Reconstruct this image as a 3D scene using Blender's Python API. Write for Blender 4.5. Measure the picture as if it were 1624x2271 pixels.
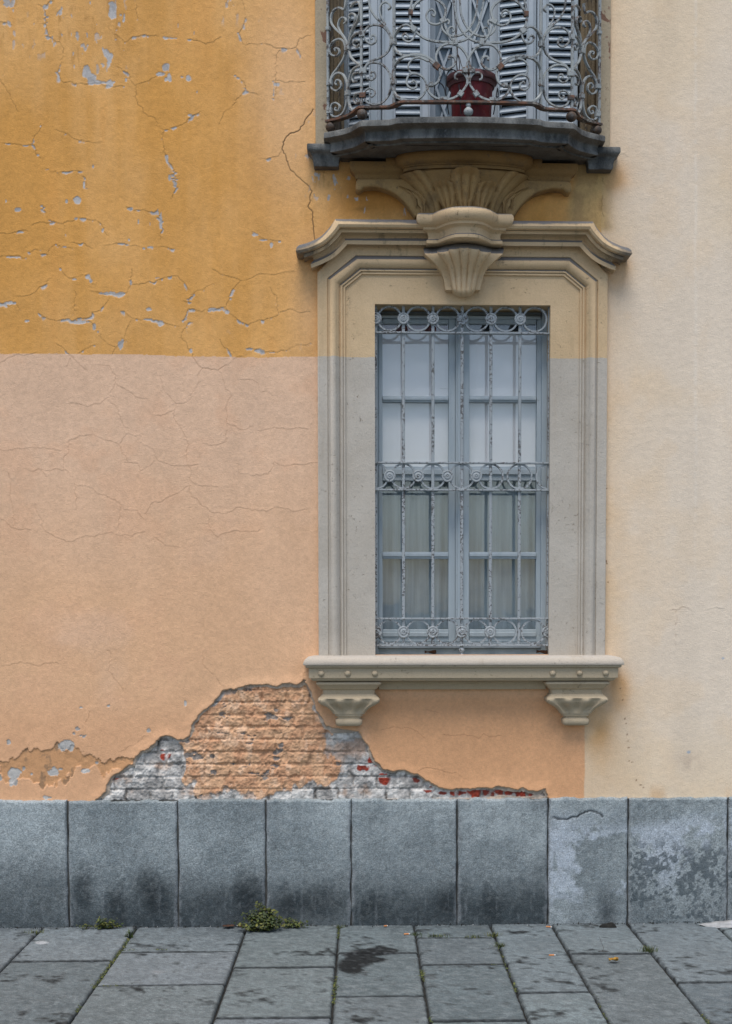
import bpy, bmesh, math, random
import numpy as np
from mathutils import Vector, Matrix, Euler

random.seed(7); np.random.seed(7)
for o in list(bpy.data.objects): bpy.data.objects.remove(o)
scn = bpy.context.scene
col = scn.collection

# ------------------------------------------------------------------ camera
F = 3154.0; PPX, PPY = 916.0, 1507.0; CX, CY = 812.0, 1135.5   # photo measures, 1624 x 2271 units
D = 7.07; EYE = 1.60
cam_d = bpy.data.cameras.new('camera'); cam = bpy.data.objects.new('camera', cam_d); col.objects.link(cam)
cam_d.sensor_fit = 'AUTO'; cam_d.sensor_width = 36.0; cam_d.lens = F / 2271 * 36.0
cam_d.shift_x = -(PPX - CX) / 2271; cam_d.shift_y = (PPY - CY) / 2271
cam_d.clip_start = 0.1; cam_d.clip_end = 2000
cam.location = (0, -D, EYE); cam.rotation_euler = (math.radians(87.0), 0, math.radians(-2.0))
scn.camera = cam
scn.render.resolution_x, scn.render.resolution_y = 732, 1024

# ------------------------------------------------------------------ light (overcast)
SUN_EL, SUN_AZ = 66.0, 194.0
w = bpy.data.worlds.new('World'); scn.world = w; w.use_nodes = True
nt = w.node_tree; bg = nt.nodes['Background']
sky = nt.nodes.new('ShaderNodeTexSky'); sky.sky_type = 'NISHITA'; sky.sun_disc = False
sky.sun_elevation = math.radians(SUN_EL); sky.sun_rotation = math.radians(SUN_AZ)
sky.air_density = 1.0; sky.dust_density = 1.7; sky.ozone_density = 1.0
nt.links.new(sky.outputs[0], bg.inputs[0]); bg.inputs[1].default_value = 0.098
sd = bpy.data.lights.new('sun', 'SUN'); sun = bpy.data.objects.new('sun', sd); col.objects.link(sun)
sd.energy = 1.5; sd.angle = math.radians(34); sd.color = (1.0, 0.965, 0.92)
az = math.radians(SUN_AZ); el = math.radians(SUN_EL)
sdir = Vector((math.sin(az) * math.cos(el), math.cos(az) * math.cos(el), math.sin(el)))
sun.rotation_euler = sdir.to_track_quat('Z', 'Y').to_euler(); sun.location = (0, -6, 9)
scn.view_settings.view_transform = 'Standard'; scn.view_settings.look = 'None'
scn.view_settings.gamma = 1.0; scn.view_settings.exposure = 0.77
scn.view_settings.use_curve_mapping = False

# ------------------------------------------------------------------ photo measures to metres
RM = Euler(cam.rotation_euler, 'XYZ').to_matrix()
RN = np.array(RM)
def ray(X, Y):
    return RM @ Vector(((X - PPX) / F, (PPY - Y) / F, -1.0))
def U(X, Y, p=0.0):           # point standing p metres in front of the wall plane
    d = ray(X, Y); t = (D - p) / d.y
    return Vector((d.x * t, -p, EYE + d.z * t))
def G(X, Y, z=0.0):           # point at height z
    d = ray(X, Y); t = (z - EYE) / d.z
    return Vector((d.x * t, -D + d.y * t, z))
def proj(x, y, z):            # numpy: where a point appears
    v = np.stack([x, y + D, z - EYE], -1) @ RN
    return PPX + F * v[..., 0] / -v[..., 2], PPY - F * v[..., 1] / -v[..., 2]
PX = 1 / 446.0                # metres per unit on the wall
XC = U(1026, 900, 0).x        # axis of the window
def lin(c):
    a = np.asarray(c, float) / 255.0
    return np.where(a <= 0.04045, a / 12.92, ((a + 0.055) / 1.055) ** 2.4)
def L4(c): return (*[float(v) for v in lin(c)], 1.0)

# ------------------------------------------------------------------ noise helpers
def vn1(u, v, seed):          # smooth value noise on an outer grid (u: cols, v: rows) -> (len v, len u), 0..1
    T = np.random.RandomState(seed).rand(256, 256).astype(np.float32)
    iu = np.floor(u).astype(int); fu = (u - iu).astype(np.float32); fu = fu * fu * (3 - 2 * fu)
    iv = np.floor(v).astype(int); fv = (v - iv).astype(np.float32); fv = fv * fv * (3 - 2 * fv)
    a = T[np.ix_(iv & 255, iu & 255)]; b = T[np.ix_(iv & 255, (iu + 1) & 255)]
    c = T[np.ix_((iv + 1) & 255, iu & 255)]; d = T[np.ix_((iv + 1) & 255, (iu + 1) & 255)]
    fu = fu[None, :]; fv = fv[:, None]
    return (a * (1 - fu) + b * fu) * (1 - fv) + (c * (1 - fu) + d * fu) * fv
def fbm(x, z, s, octv, seed, sx=1.0, sz=1.0):
    r = 0; amp = 0.5; tot = 0
    for i in range(octv):
        r = r + amp * vn1(x * s * sx + 17.3 * i, z * s * sz + 9.1 * i, seed + i); tot += amp; amp *= 0.5; s *= 2.03
    return r / tot
def sstep(a, b, x):
    t = np.clip((x - a) / (b - a), 0, 1); return t * t * (3 - 2 * t)
def mix(A, c, m): return A * (1 - m[..., None]) + np.asarray(c) * m[..., None]

# ------------------------------------------------------------------ object helpers
def link(o, parent=None):
    col.objects.link(o)
    if parent is not None: o.parent = parent
    return o
def tag(o, label, cat, group=None):
    o['label'] = label; o['category'] = cat
    if group: o['group'] = group
    return o
def empty(name, label, cat, loc=(0, 0, 0), group=None):
    o = bpy.data.objects.new(name, None); o.empty_display_size = 0.1; link(o); o.location = loc
    return tag(o, label, cat, group)
def mk(name, V, Fc, mat, parent=None, smooth=False, flip=False):
    me = bpy.data.meshes.new(name)
    me.from_pydata([tuple(v) for v in V], [], [tuple(f) for f in Fc]); me.materials.append(mat)
    bm = bmesh.new(); bm.from_mesh(me); bmesh.ops.recalc_face_normals(bm, faces=bm.faces); bm.to_mesh(me); bm.free()
    if smooth:
        for p in me.polygons: p.use_smooth = True
        try: me.set_sharp_from_angle(angle=math.radians(smooth if smooth is not True else 40))
        except Exception: pass
    return link(bpy.data.objects.new(name, me), parent)
class MB:                     # collects shapes into one mesh
    def __init__(s): s.V = []; s.F = []
    def add(s, V, Fc):
        n = len(s.V); s.V += [Vector(v) for v in V]; s.F += [tuple(i + n for i in f) for f in Fc]; return s
    def box(s, a, b, bev=0.0):
        x0, x1 = sorted((a[0], b[0])); y0, y1 = sorted((a[1], b[1])); z0, z1 = sorted((a[2], b[2]))
        if bev <= 0:
            V = [(x0,y0,z0),(x1,y0,z0),(x1,y1,z0),(x0,y1,z0),(x0,y0,z1),(x1,y0,z1),(x1,y1,z1),(x0,y1,z1)]
            return s.add(V, [(0,1,5,4),(1,2,6,5),(2,3,7,6),(3,0,4,7),(4,5,6,7),(3,2,1,0)])
        bm = bmesh.new(); bmesh.ops.create_cube(bm, size=1)
        for v in bm.verts: v.co = ((x0+x1)/2 + v.co.x*(x1-x0), (y0+y1)/2 + v.co.y*(y1-y0), (z0+z1)/2 + v.co.z*(z1-z0))
        bmesh.ops.bevel(bm, geom=bm.edges[:], offset=bev, segments=2, affect='EDGES', profile=0.5)
        return s.bm(bm)
    def bm(s, bm):
        bm.verts.index_update(); s.add([v.co.copy() for v in bm.verts], [[v.index for v in f.verts] for f in bm.faces]); bm.free(); return s
    def loft(s, rows, cap0=False, cap1=False, ring=False):
        n = len(rows[0]); V = [v for r in rows for v in r]; Fc = []
        for i in range(len(rows) - 1):
            for j in range(n if ring else n - 1):
                k = (j + 1) % n; Fc.append((i*n+j, i*n+k, (i+1)*n+k, (i+1)*n+j))
        if cap0: Fc.append(tuple(range(n)))
        if cap1: Fc.append(tuple((len(rows)-1)*n + j for j in range(n)))
        return s.add(V, Fc)
    def lathe(s, c, prof, n=20, axis='Z'):
        rows = []
        for r, h in prof:
            ring = []
            for k in range(n):
                a = 2*math.pi*k/n
                if axis == 'Z': ring.append(Vector((c[0]+r*math.cos(a), c[1]+r*math.sin(a), c[2]+h)))
                else: ring.append(Vector((c[0]+r*math.cos(a), c[1]-h, c[2]+r*math.sin(a))))
            rows.append(ring)
        return s.loft(rows, True, True, True)
    def bar(s, pts, wd, dp, nrm, taper=(1, 1)):   # flat bar along pts; nrm: normal of the panel per point
        rows = []; n = len(pts)
        for i, p in enumerate(pts):
            t = (pts[min(i+1, n-1)] - pts[max(i-1, 0)]).normalized(); N = nrm[i]; B = t.cross(N).normalized()
            k = taper[0] + (taper[1]-taper[0])*i/(n-1)
            a = B*wd/2*k; b = N*dp/2
            rows.append([p+a*0.75+b, p+a+b*0.6, p+a-b*0.6, p+a*0.75-b, p-a*0.75-b, p-a-b*0.6, p-a+b*0.6, p-a*0.75+b])
        return s.loft(rows, True, True, True)
    def tube(s, pts, r, n=8, taper=1.0):
        rows = []; m = len(pts)
        for i, p in enumerate(pts):
            t = (pts[min(i+1, m-1)] - pts[max(i-1, 0)]).normalized()
            a = t.cross(Vector((0.3, 0.9, 0.31))).normalized(); b = t.cross(a); rr = r*(1 + (taper-1)*i/(m-1))
            rows.append([p + a*rr*math.cos(2*math.pi*k/n) + b*rr*math.sin(2*math.pi*k/n) for k in range(n)])
        return s.loft(rows, True, True, True)
    def build(s, name, mat, parent=None, smooth=False): return mk(name, s.V, s.F, mat, parent, smooth)
def crom(P, k=6):             # Catmull-Rom through points
    P = [Vector(p) for p in P]; out = []
    for i in range(len(P) - 1):
        p0, p1, p2, p3 = P[max(i-1, 0)], P[i], P[i+1], P[min(i+2, len(P)-1)]
        for j in range(k):
            t = j / k
            out.append(0.5*((2*p1) + (p2-p0)*t + (2*p0-5*p1+4*p2-p3)*t*t + (3*p1-p0-3*p2+p3)*t**3))
    out.append(P[-1]); return out
def offs(P, d):               # offset a 2D polyline to its left with mitres
    out = []; n = len(P)
    for i in range(n):
        t0 = (P[i]-P[i-1]).normalized() if i else (P[1]-P[0]).normalized()
        t1 = (P[i+1]-P[i]).normalized() if i < n-1 else t0
        n0 = Vector((-t0.y, t0.x)); n1 = Vector((-t1.y, t1.x)); m = (n0+n1)
        m = m.normalized() if m.length > 1e-6 else n0
        out.append(P[i] + m*d/max(m.dot(n0), 0.45))
    return out
def mir2(half):
    r = [Vector((2*XC-p.x, p.y)) for p in reversed(half)]
    return half + (r[1:] if abs(half[-1].x - XC) < 1e-4 else r)
def sweep_plan(mb, path, prof, cap0=True, cap1=True):
    rows = [[Vector((q.x, q.y, z)) for q in offs(path, d)] for d, z in prof]
    return mb.loft(rows, cap0, cap1)
def mirror(V): return [Vector((2*XC-v.x, v.y, v.z)) for v in V]

# ------------------------------------------------------------------ materials
class NT:
    def __init__(s, name, rough=0.85):
        s.m = bpy.data.materials.new(name); s.m.use_nodes = True; s.t = s.m.node_tree
        s.b = s.t.nodes['Principled BSDF']; s.b.inputs['Roughness'].default_value = rough
        s.b.inputs['Specular IOR Level'].default_value = 0.3
        s.pos = s.n('ShaderNodeNewGeometry').outputs['Position']
    def n(s, t): return s.t.nodes.new(t)
    def set(s, i, v):
        if hasattr(v, 'is_output') or isinstance(v, bpy.types.NodeSocket): s.t.links.new(v, i)
        elif isinstance(v, (tuple, list)) and len(v) == 3 and i.type == 'RGBA': i.default_value = L4(v)
        else: i.default_value = v
    def noise(s, scale, detail=4, rough=0.55, vec=None, stretch=None, dist=0.0):
        n = s.n('ShaderNodeTexNoise'); n.inputs['Scale'].default_value = scale; n.inputs['Detail'].default_value = detail
        n.inputs['Roughness'].default_value = rough; n.inputs['Distortion'].default_value = dist
        v = vec or s.pos
        if stretch:
            mp = s.n('ShaderNodeMapping'); mp.inputs['Scale'].default_value = stretch; s.t.links.new(v, mp.inputs[0]); v = mp.outputs[0]
        s.t.links.new(v, n.inputs['Vector']); return n.outputs[0]
    def ramp(s, f, a, b):
        r = s.n('ShaderNodeMapRange'); r.interpolation_type = 'SMOOTHSTEP'
        s.set(r.inputs[0], f); r.inputs[1].default_value = a; r.inputs[2].default_value = b; return r.outputs[0]
    def mix(s, f, a, b, mode='MIX'):
        m = s.n('ShaderNodeMix'); m.data_type = 'RGBA'; m.blend_type = mode
        s.set(m.inputs[0], f); s.set(m.inputs[6], a); s.set(m.inputs[7], b); return m.outputs[2]
    def math(s, op, a, b=0.0):
        m = s.n('ShaderNodeMath'); m.operation = op; s.set(m.inputs[0], a); s.set(m.inputs[1], b); return m.outputs[0]
    def xyz(s, v=None, k=2):
        x = s.n('ShaderNodeSeparateXYZ'); s.t.links.new(v or s.pos, x.inputs[0]); return x.outputs[k]
    def normal_z(s):
        g = s.n('ShaderNodeNewGeometry'); return s.xyz(g.outputs['Normal'], 2)
    def attr(s, nm='Col'):
        a = s.n('ShaderNodeAttribute'); a.attribute_name = nm; return a.outputs['Color']
    def bump(s, h, dist=0.004, strength=0.6):
        b = s.n('ShaderNodeBump'); b.inputs['Distance'].default_value = dist; b.inputs['Strength'].default_value = strength
        s.t.links.new(h, b.inputs['Height']); s.t.links.new(b.outputs[0], s.b.inputs['Normal'])
    def color(s, c): s.set(s.b.inputs['Base Color'], c); return s
    def grain(s, c, scale, amt):     # fine tonal grain
        n = s.noise(scale, 3, 0.7); k = s.ramp(n, 0.25, 0.75)
        lo = 1 - amt; hi = 1 + amt
        r = s.n('ShaderNodeMapRange'); s.t.links.new(k, r.inputs[0]); r.inputs[3].default_value = lo; r.inputs[4].default_value = hi
        v = s.n('ShaderNodeVectorMath'); v.operation = 'SCALE'; s.set(v.inputs[0], c); s.t.links.new(r.outputs[0], v.inputs['Scale'])
        return v.outputs[0]

def M_attr(name, grain_s, grain_a, bump_s, bump_d, rough=0.9, coarse=0.0):
    k = NT(name, rough); c = k.grain(k.attr(), grain_s, grain_a)
    if coarse: c = k.grain(c, grain_s*0.42, coarse)
    k.color(c)
    k.bump(k.noise(bump_s, 6, 0.65), bump_d, 0.7); return k
m_wall = M_attr('plaster', 140, 0.06, 150, 0.0028).m
k = M_attr('plinth_granite', 230, 0.42, 120, 0.006, 0.85, 0.2); m_plinth = k.m
k = M_attr('pavement_stone', 200, 0.36, 80, 0.006, 0.8, 0.16); m_pave = k.m

def M_trim():
    k = NT('trim_stone', 0.85)
    z = k.xyz(); x = k.xyz(k=0)
    zl = U(760, 790.5, 0.03).z; zY0 = U(760, 590, 0.05).z
    wob = k.math('MULTIPLY', k.math('SUBTRACT', k.noise(25, 4, 0.7), 0.5), 0.012)
    zz = k.math('ADD', z, wob)
    hi = k.ramp(zz, zl - 0.001, zl + 0.001)
    sill = k.ramp(z, U(700, 1461, 0.1).z, U(700, 1457, 0.1).z)
    n1 = k.noise(2.5, 5, 0.6); n2 = k.noise(9, 6, 0.7)
    up = k.mix(k.ramp(n1, 0.3, 0.7), (213, 185, 146), (201, 173, 134))
    lo = k.mix(k.ramp(n1, 0.3, 0.7), (191, 183, 170), (178, 169, 155))
    low = k.mix(sill, (184, 167, 139), lo)
    nose = k.math('MULTIPLY', k.ramp(z, U(700, 1478, .15).z, U(700, 1475, .15).z), k.ramp(z, U(700, 1452, .05).z, U(700, 1456, .05).z))
    low = k.mix(k.math('MULTIPLY', nose, 0.7), low, (188, 179, 167))
    c = k.mix(hi, low, up)
    c = k.mix(k.math('MULTIPLY', k.ramp(k.noise(5, 5, 0.65, stretch=(1.6, 1, 0.25)), 0.55, 0.75), 0.3), c, (150, 125, 92))
    # old flaking spots, thick on the mouldings
    sp = k.math('MULTIPLY', k.ramp(k.noise(55, 5, 0.75), 0.60, 0.66), k.ramp(n2, 0.42, 0.62))
    c = k.mix(k.math('MULTIPLY', sp, 0.6), c, (110, 94, 74))
    ex = k.math('ABSOLUTE', k.math('SUBTRACT', x, XC))
    wx = k.math('MULTIPLY', k.ramp(k.math('ADD', ex, k.math('MULTIPLY', k.math('SUBTRACT', n2, 0.5), 0.25)), 0.69, 0.80), k.ramp(z, zY0 - 0.02, zY0 + 0.02))
    c = k.mix(k.math('MULTIPLY', wx, 0.75), c, (70, 72, 74))
    st = k.math('MULTIPLY', k.ramp(k.noise(14, 6, 0.75, stretch=(1.2, 1, 0.5)), 0.54, 0.68), k.ramp(z, zY0 - 0.1, zY0 + 0.05))
    c = k.mix(k.math('MULTIPLY', st, 0.45), c, (104, 92, 76))
    # grime lying on upward ledges
    nz = k.normal_z()
    d = k.math('MULTIPLY', k.ramp(k.math('ADD', nz, k.math('MULTIPLY', k.math('SUBTRACT', n2, 0.5), 0.30)), 0.40, 0.54), k.ramp(z, 1.55, 1.7))
    c = k.mix(k.math('MULTIPLY', d, 0.88), c, (98, 101, 104))
    c = k.grain(c, 150, 0.06); k.color(c); k.bump(k.math('ADD', k.noise(120, 5, 0.7), k.math('ADD', k.math('MULTIPLY', sp, -0.8), k.math('MULTIPLY', k.noise(14, 3, 0.6), 1.6))), 0.0034, 0.6); return k.m
m_trim = M_trim()
def M_console():
    k = NT('console_stucco', 0.9); z = k.xyz(); n1 = k.noise(6, 5, 0.65)
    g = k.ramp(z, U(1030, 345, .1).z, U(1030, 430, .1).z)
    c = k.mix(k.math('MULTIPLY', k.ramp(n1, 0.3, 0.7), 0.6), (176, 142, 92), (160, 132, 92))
    c = k.mix(g, (128, 94, 52), c)  # darker towards the top: shade under the balcony put into the colour
    c = k.mix(k.math('MULTIPLY', k.ramp(k.noise(10, 6, 0.75), 0.5, 0.66), 0.5), c, (104, 86, 64))
    c = k.mix(k.math('MULTIPLY', k.ramp(k.noise(35, 5, 0.75), 0.6, 0.7), 0.6), c, (84, 74, 62))
    c = k.grain(c, 150, 0.08); k.color(c); k.bump(k.noise(90, 6, 0.7), 0.005, 0.7); return k.m
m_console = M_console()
def M_darkstone():
    k = NT('balcony_stone', 0.85); nz = k.normal_z()
    n1 = k.noise(7, 6, 0.7, stretch=(1.5, 1.5, 0.5)); n2 = k.noise(40, 5, 0.7)
    c = k.mix(k.ramp(n1, 0.3, 0.72), (60, 61, 60), (122, 122, 118))
    c = k.mix(k.math('MULTIPLY', k.ramp(n2, 0.55, 0.75), 0.5), c, (128, 130, 128))
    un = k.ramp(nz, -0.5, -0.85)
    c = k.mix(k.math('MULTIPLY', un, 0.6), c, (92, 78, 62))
    c = k.grain(c, 170, 0.12); k.color(c); k.bump(k.math('ADD', k.noise(60, 6, 0.7), n1), 0.008, 0.7); return k.m
m_dark = M_darkstone()
def M_iron(name, paint, paint2, rust, amt, sc=60):
    k = NT(name, 0.6); n = k.noise(sc, 6, 0.75); n2 = k.noise(6, 4, 0.6)
    c = k.mix(k.ramp(n2, 0.3, 0.7), paint, paint2)
    m = k.math('ADD', n, k.math('MULTIPLY', k.math('SUBTRACT', n2, 0.5), 0.5))
    r = k.ramp(m, 0.62 - amt, 0.68 - amt)
    rc = k.mix(k.ramp(k.noise(30, 4, 0.6), 0.4, 0.6), rust, (58, 50, 46))
    c = k.mix(k.math('MULTIPLY', r, 0.85), c, rc); k.color(c); k.bump(k.noise(160, 5, 0.7), 0.002, 0.6); return k.m
m_rail = M_iron('railing_iron', (162, 166, 163), (140, 146, 147), (112, 84, 64), 0.09)
m_rust = M_iron('rusty_iron', (140, 138, 130), (110, 98, 88), (112, 70, 46), 0.26)
m_grille = M_iron('grille_iron', (150, 156, 158), (166, 171, 172), (74, 68, 64), 0.10, 90)
m_ball = M_iron('ball_iron', (105, 104, 100), (84, 76, 68), (88, 66, 48), 0.22, 40)
def M_wood(name, a, b, d):
    k = NT(name, 0.6); n = k.noise(8, 5, 0.6, stretch=(3, 3, 0.4)); c = k.mix(k.ramp(n, 0.3, 0.7), a, b)
    c = k.mix(k.math('MULTIPLY', k.ramp(k.noise(50, 5, 0.75), 0.63, 0.7), 0.7), c, d); k.color(c)
    k.bump(k.noise(40, 5, 0.6, stretch=(4, 4, 0.5)), 0.002, 0.5); return k.m
m_wood = M_wood('window_wood', (160, 171, 176), (172, 182, 186), (98, 106, 110))
m_shut = M_wood('shutter_wood', (160, 171, 178), (176, 184, 190), (100, 108, 114))
def M_white():
    k = NT('inner_shutter_paint', 0.5); c = k.mix(k.ramp(k.noise(3, 4, 0.6), 0.3, 0.7), (228, 224, 219), (236, 232, 227)); k.color(c); return k.m
m_white = M_white()
def M_veil():
    k = NT('grey_curtain', 0.8); c = k.mix(k.ramp(k.noise(4, 5, 0.6, stretch=(7, 1, 0.25)), 0.32, 0.68), (132, 145, 148), (158, 170, 172))
    c = k.mix(k.math('MULTIPLY', k.ramp(k.noise(30, 5, 0.7, stretch=(2, 1, 0.5)), 0.62, 0.72), 0.25), c, (100, 108, 108)); k.color(c); return k.m
m_veil = M_veil()
def M_glass(name, rough, tint):
    k = NT(name); t = k.t; out = t.nodes['Material Output']
    tr = k.n('ShaderNodeBsdfTransparent'); tr.inputs[0].default_value = tint
    gl = k.n('ShaderNodeBsdfGlossy'); gl.inputs['Roughness'].default_value = rough
    lw = k.n('ShaderNodeLayerWeight'); lw.inputs[0].default_value = 0.5
    fr = k.math('ADD', k.math('MULTIPLY', k.math('POWER', lw.outputs['Facing'], 4.0), 0.85), 0.085)
    k.t.links.new(k.noise(7, 2, 0.5), k.n('ShaderNodeBump').inputs['Height']); bp = [n for n in t.nodes if n.type == 'BUMP'][0]
    bp.inputs['Distance'].default_value = 0.0012; bp.inputs['Strength'].default_value = 0.5; t.links.new(bp.outputs[0], gl.inputs['Normal'])
    ms = k.n('ShaderNodeMixShader'); t.links.new(fr, ms.inputs[0]); t.links.new(tr.outputs[0], ms.inputs[1]); t.links.new(gl.outputs[0], ms.inputs[2])
    t.links.new(ms.outputs[0], out.inputs[0]); return k.m
m_glass = M_glass('window_glass', 0.03, (0.97, 0.98, 0.99, 1))
def M_plain(name, c, c2=None, rough=0.8, sc=20):
    k = NT(name, rough); k.color(k.mix(k.ramp(k.noise(sc, 4, 0.6), 0.3, 0.7), c, c2 or tuple(v*0.85 for v in c))); k.bump(k.noise(sc*6, 4, 0.6), 0.002, 0.4); return k.m
m_darkroom = M_plain('dark_interior', (38, 42, 46))
m_doorpane = M_plain('door_curtain', (104, 118, 128), (124, 138, 148), 0.5, 6)
m_red_reflection = M_plain('reflection_strip', (122, 66, 62), (96, 58, 58), 0.6, 12)  # red-brown of a reflection in the glass, put into a plain colour
m_joint = M_plain('joint_dirt', (50, 50, 47), (34, 35, 34), 0.95, 30)
m_pjoint = M_plain('plinth_mortar', (84, 84, 80), (44, 45, 44), 0.95, 9)
m_street = M_plain('street_asphalt', (78, 80, 82), (66, 68, 70), 0.9, 3)
m_mortar = M_plain('mortar', (176, 176, 174), (128, 128, 126), 0.95, 14)
m_plasterback = M_plain('rear_plaster', (190, 170, 140), None, 0.9, 2)
def M_jamb(name, a, b, pc, amt):
    k = NT(name, 0.9); n = k.noise(4, 5, 0.6); c = k.mix(k.ramp(n, 0.3, 0.7), a, b)
    p = k.ramp(k.noise(11, 4, 0.55, dist=0.4, stretch=(1, 1, 0.7)), amt, amt + 0.02); c = k.mix(k.math('MULTIPLY', p, 0.9), c, pc)
    c = k.mix(k.math('MULTIPLY', k.ramp(k.noise(45, 4, 0.7), 0.62, 0.68), 0.6), c, (110, 92, 72)); c = k.grain(c, 150, 0.08); k.color(c); k.bump(k.noise(90, 5, 0.7), 0.004, 0.6); return k.m
m_jamb = M_jamb('door_surround_stone', (176, 160, 134), (164, 150, 126), (118, 84, 68), 0.62)
m_reveal = M_jamb('door_reveal_stone', (122, 106, 82), (104, 92, 74), (72, 66, 60), 0.58)
def M_leaf(name):
    k = NT(name, 0.55); k.color(k.grain(k.attr(), 60, 0.2)); return k.m
m_leaf = M_leaf('leaf_green')
m_pot = None
def M_pot():
    k = NT('red_plastic', 0.5); n = k.noise(12, 5, 0.65, stretch=(2, 2, 0.4)); c = k.mix(k.ramp(n, 0.3, 0.7), (126, 40, 46), (94, 34, 40))
    c = k.mix(k.math('MULTIPLY', k.ramp(k.noise(25, 4, 0.6), 0.55, 0.7), 0.35), c, (120, 100, 96)); k.color(c); return k.m
m_pot = M_pot()
m_potrim = M_plain('faded_red_plastic', (104, 70, 70), (88, 56, 58), 0.6, 14)
m_wire = M_plain('black_wire', (34, 36, 38), None, 0.5)
m_stem = M_plain('dead_stem', (72, 60, 52), (54, 46, 42), 0.9, 40)
m_brown = M_plain('dry_leaf_brown', (92, 62, 44), (70, 50, 40), 0.8, 60)
m_yellow = M_plain('dry_leaf_yellow', (176, 136, 52), (140, 104, 48), 0.7, 60)
m_filter = M_plain('cigarette_filter', (206, 140, 88), (190, 124, 78), 0.8, 60)
m_paper = M_plain('cigarette_paper', (212, 210, 204), None, 0.8, 60)
m_soil = M_plain('dirt_clump', (46, 44, 40), (30, 30, 28), 0.95, 60)

# ================================================================== BUILDING
B = empty('building', 'old ochre, pink and beige stucco house front with barred window, balcony and granite base', 'building')

def set_cols(me, C):
    a = me.color_attributes.new('Col', 'FLOAT_COLOR', 'POINT')
    buf = np.ones((len(me.vertices), 4), np.float32); buf[:, :3] = C.reshape(-1, 3); a.data.foreach_set('color', buf.ravel())
def grid_mesh(name, P, mask, mat, C, parent):      # P: (nz,nx,3)
    nz, nx = P.shape[:2]; idx = np.arange(nz*nx).reshape(nz, nx)
    q = np.stack([idx[:-1, :-1], idx[:-1, 1:], idx[1:, 1:], idx[1:, :-1]], -1)
    q = (q[mask] if mask is not None else q.reshape(-1, 4)).astype(np.int32)
    used = np.zeros(nz*nx, bool); used[q.ravel()] = True; re = np.cumsum(used) - 1
    q = re[q].astype(np.int32); V = P.reshape(-1, 3)[used].astype(np.float32); C = C.reshape(-1, 3)[used]
    me = bpy.data.meshes.new(name); me.vertices.add(len(V)); me.vertices.foreach_set('co', V.ravel())
    me.loops.add(q.size); me.loops.foreach_set('vertex_index', q.ravel())
    me.polygons.add(len(q)); me.polygons.foreach_set('loop_start', np.arange(0, q.size, 4, dtype=np.int32))
    me.update(calc_edges=True); me.polygons.foreach_set('use_smooth', np.ones(len(q), bool))
    me.materials.append(mat); set_cols(me, C); me.validate()
    return link(bpy.data.objects.new(name, me), parent)

# ------------------------------------------------------------------ wall
FINE = 0.0032
xa, xb, xd = U(-30, 1200).x, U(1368, 1200).x, U(1665, 1200).x
xs = np.concatenate([np.linspace(-7, -3.2, 14)[:-1], np.arange(-3.2, xa-0.008, 0.012), np.arange(xa, xb, FINE), np.arange(xb, xd, 0.006), np.arange(xd, 3.3, 0.012), np.linspace(3.31, 7, 14)])
zb, zt = 0.56, U(800, -30).z
zs = np.concatenate([np.arange(zb, zt, FINE), np.arange(zt + 0.01, 6.2, 0.012), np.linspace(6.22, 8.0, 16)])
NX, NZ = len(xs), len(zs)
XX, ZZ = np.meshgrid(xs, zs)
XP, YP = proj(XX, np.zeros_like(XX), ZZ)
n_big = fbm(xs, zs, 1.3, 5, 1); n_mid = fbm(xs, zs, 6, 5, 20); n_fine = fbm(xs, zs, 40, 4, 40); n_streak = fbm(xs, zs, 5, 5, 60, 1.6, 0.22)
n_x = fbm(xs, zs, 90, 3, 80)

def W1(l): return [(0.44383*x, 0.44383*y) for x, y in l]
def W2(l): return [(0.44383*x, 388.1 + 0.44383*y) for x, y in l]
def W3(l): return [(0.44383*x, 748.5 + 0.44383*y) for x, y in l]
def R6(l): return [(0.49982*x, 1441.6 + 0.49982*y) for x, y in l]
def R5(l): return [(637.6 + 0.48138*x, 1419.4 + 0.48138*y) for x, y in l]
cr = []     # (polyline, width m, darkness, whiteness)
for l in [[(190,20),(220,45),(265,5)],[(220,45),(228,120),(240,180),(300,210),(320,245),(305,320),(303,400),(380,420)],
          [(530,120),(590,180),(625,210),(660,185),(700,178),(790,182)],[(950,195),(1000,205),(1030,222),(1100,185)],
          [(590,335),(640,365),(680,430),(700,530),(730,570),(770,585),(825,650),(900,625),(950,590),(1000,555)],
          [(825,650),(810,690),(820,760),(840,810),(870,870),(880,920),(860,990)],[(680,425),(740,405),(800,370)],
          [(1210,0),(1215,220)],[(1230,225),(1340,222),(1410,240),(1480,235),(1500,190),(1555,175)],[(1480,235),(1520,300),(1530,340)],
          [(1370,405),(1440,412),(1525,408)],[(1400,250),(1380,310),(1375,380),(1370,490)],[(1180,375),(1220,410),(1225,450),(1180,510),(1130,550),(1095,620)],
          [(1225,450),(1290,475)],[(0,395),(30,440),(60,500),(90,555)],[(20,715),(70,718),(120,730),(165,722),(180,670),(205,620)],[(165,722),(180,770),(205,790)],
          [(0,110),(60,125)],[(280,645),(360,685),(460,712),(510,710)],[(400,415),(500,415),(615,430)],[(680,0),(690,90)],[(415,880),(430,940)],[(240,845),(290,865),(400,855)],
          [(1300,792),(1390,780),(1410,750)]]:
    cr.append((W1(l), 0.0021, 0.5, 0.5))
cr.append((W1([(1565,545),(1520,620),(1490,655),(1435,680),(1410,745),(1440,820),(1500,890),(1560,955),(1550,1010),(1540,1030),(1565,1120),(1575,1200)]), 0.0042, 1.0, 0.0))
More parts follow.
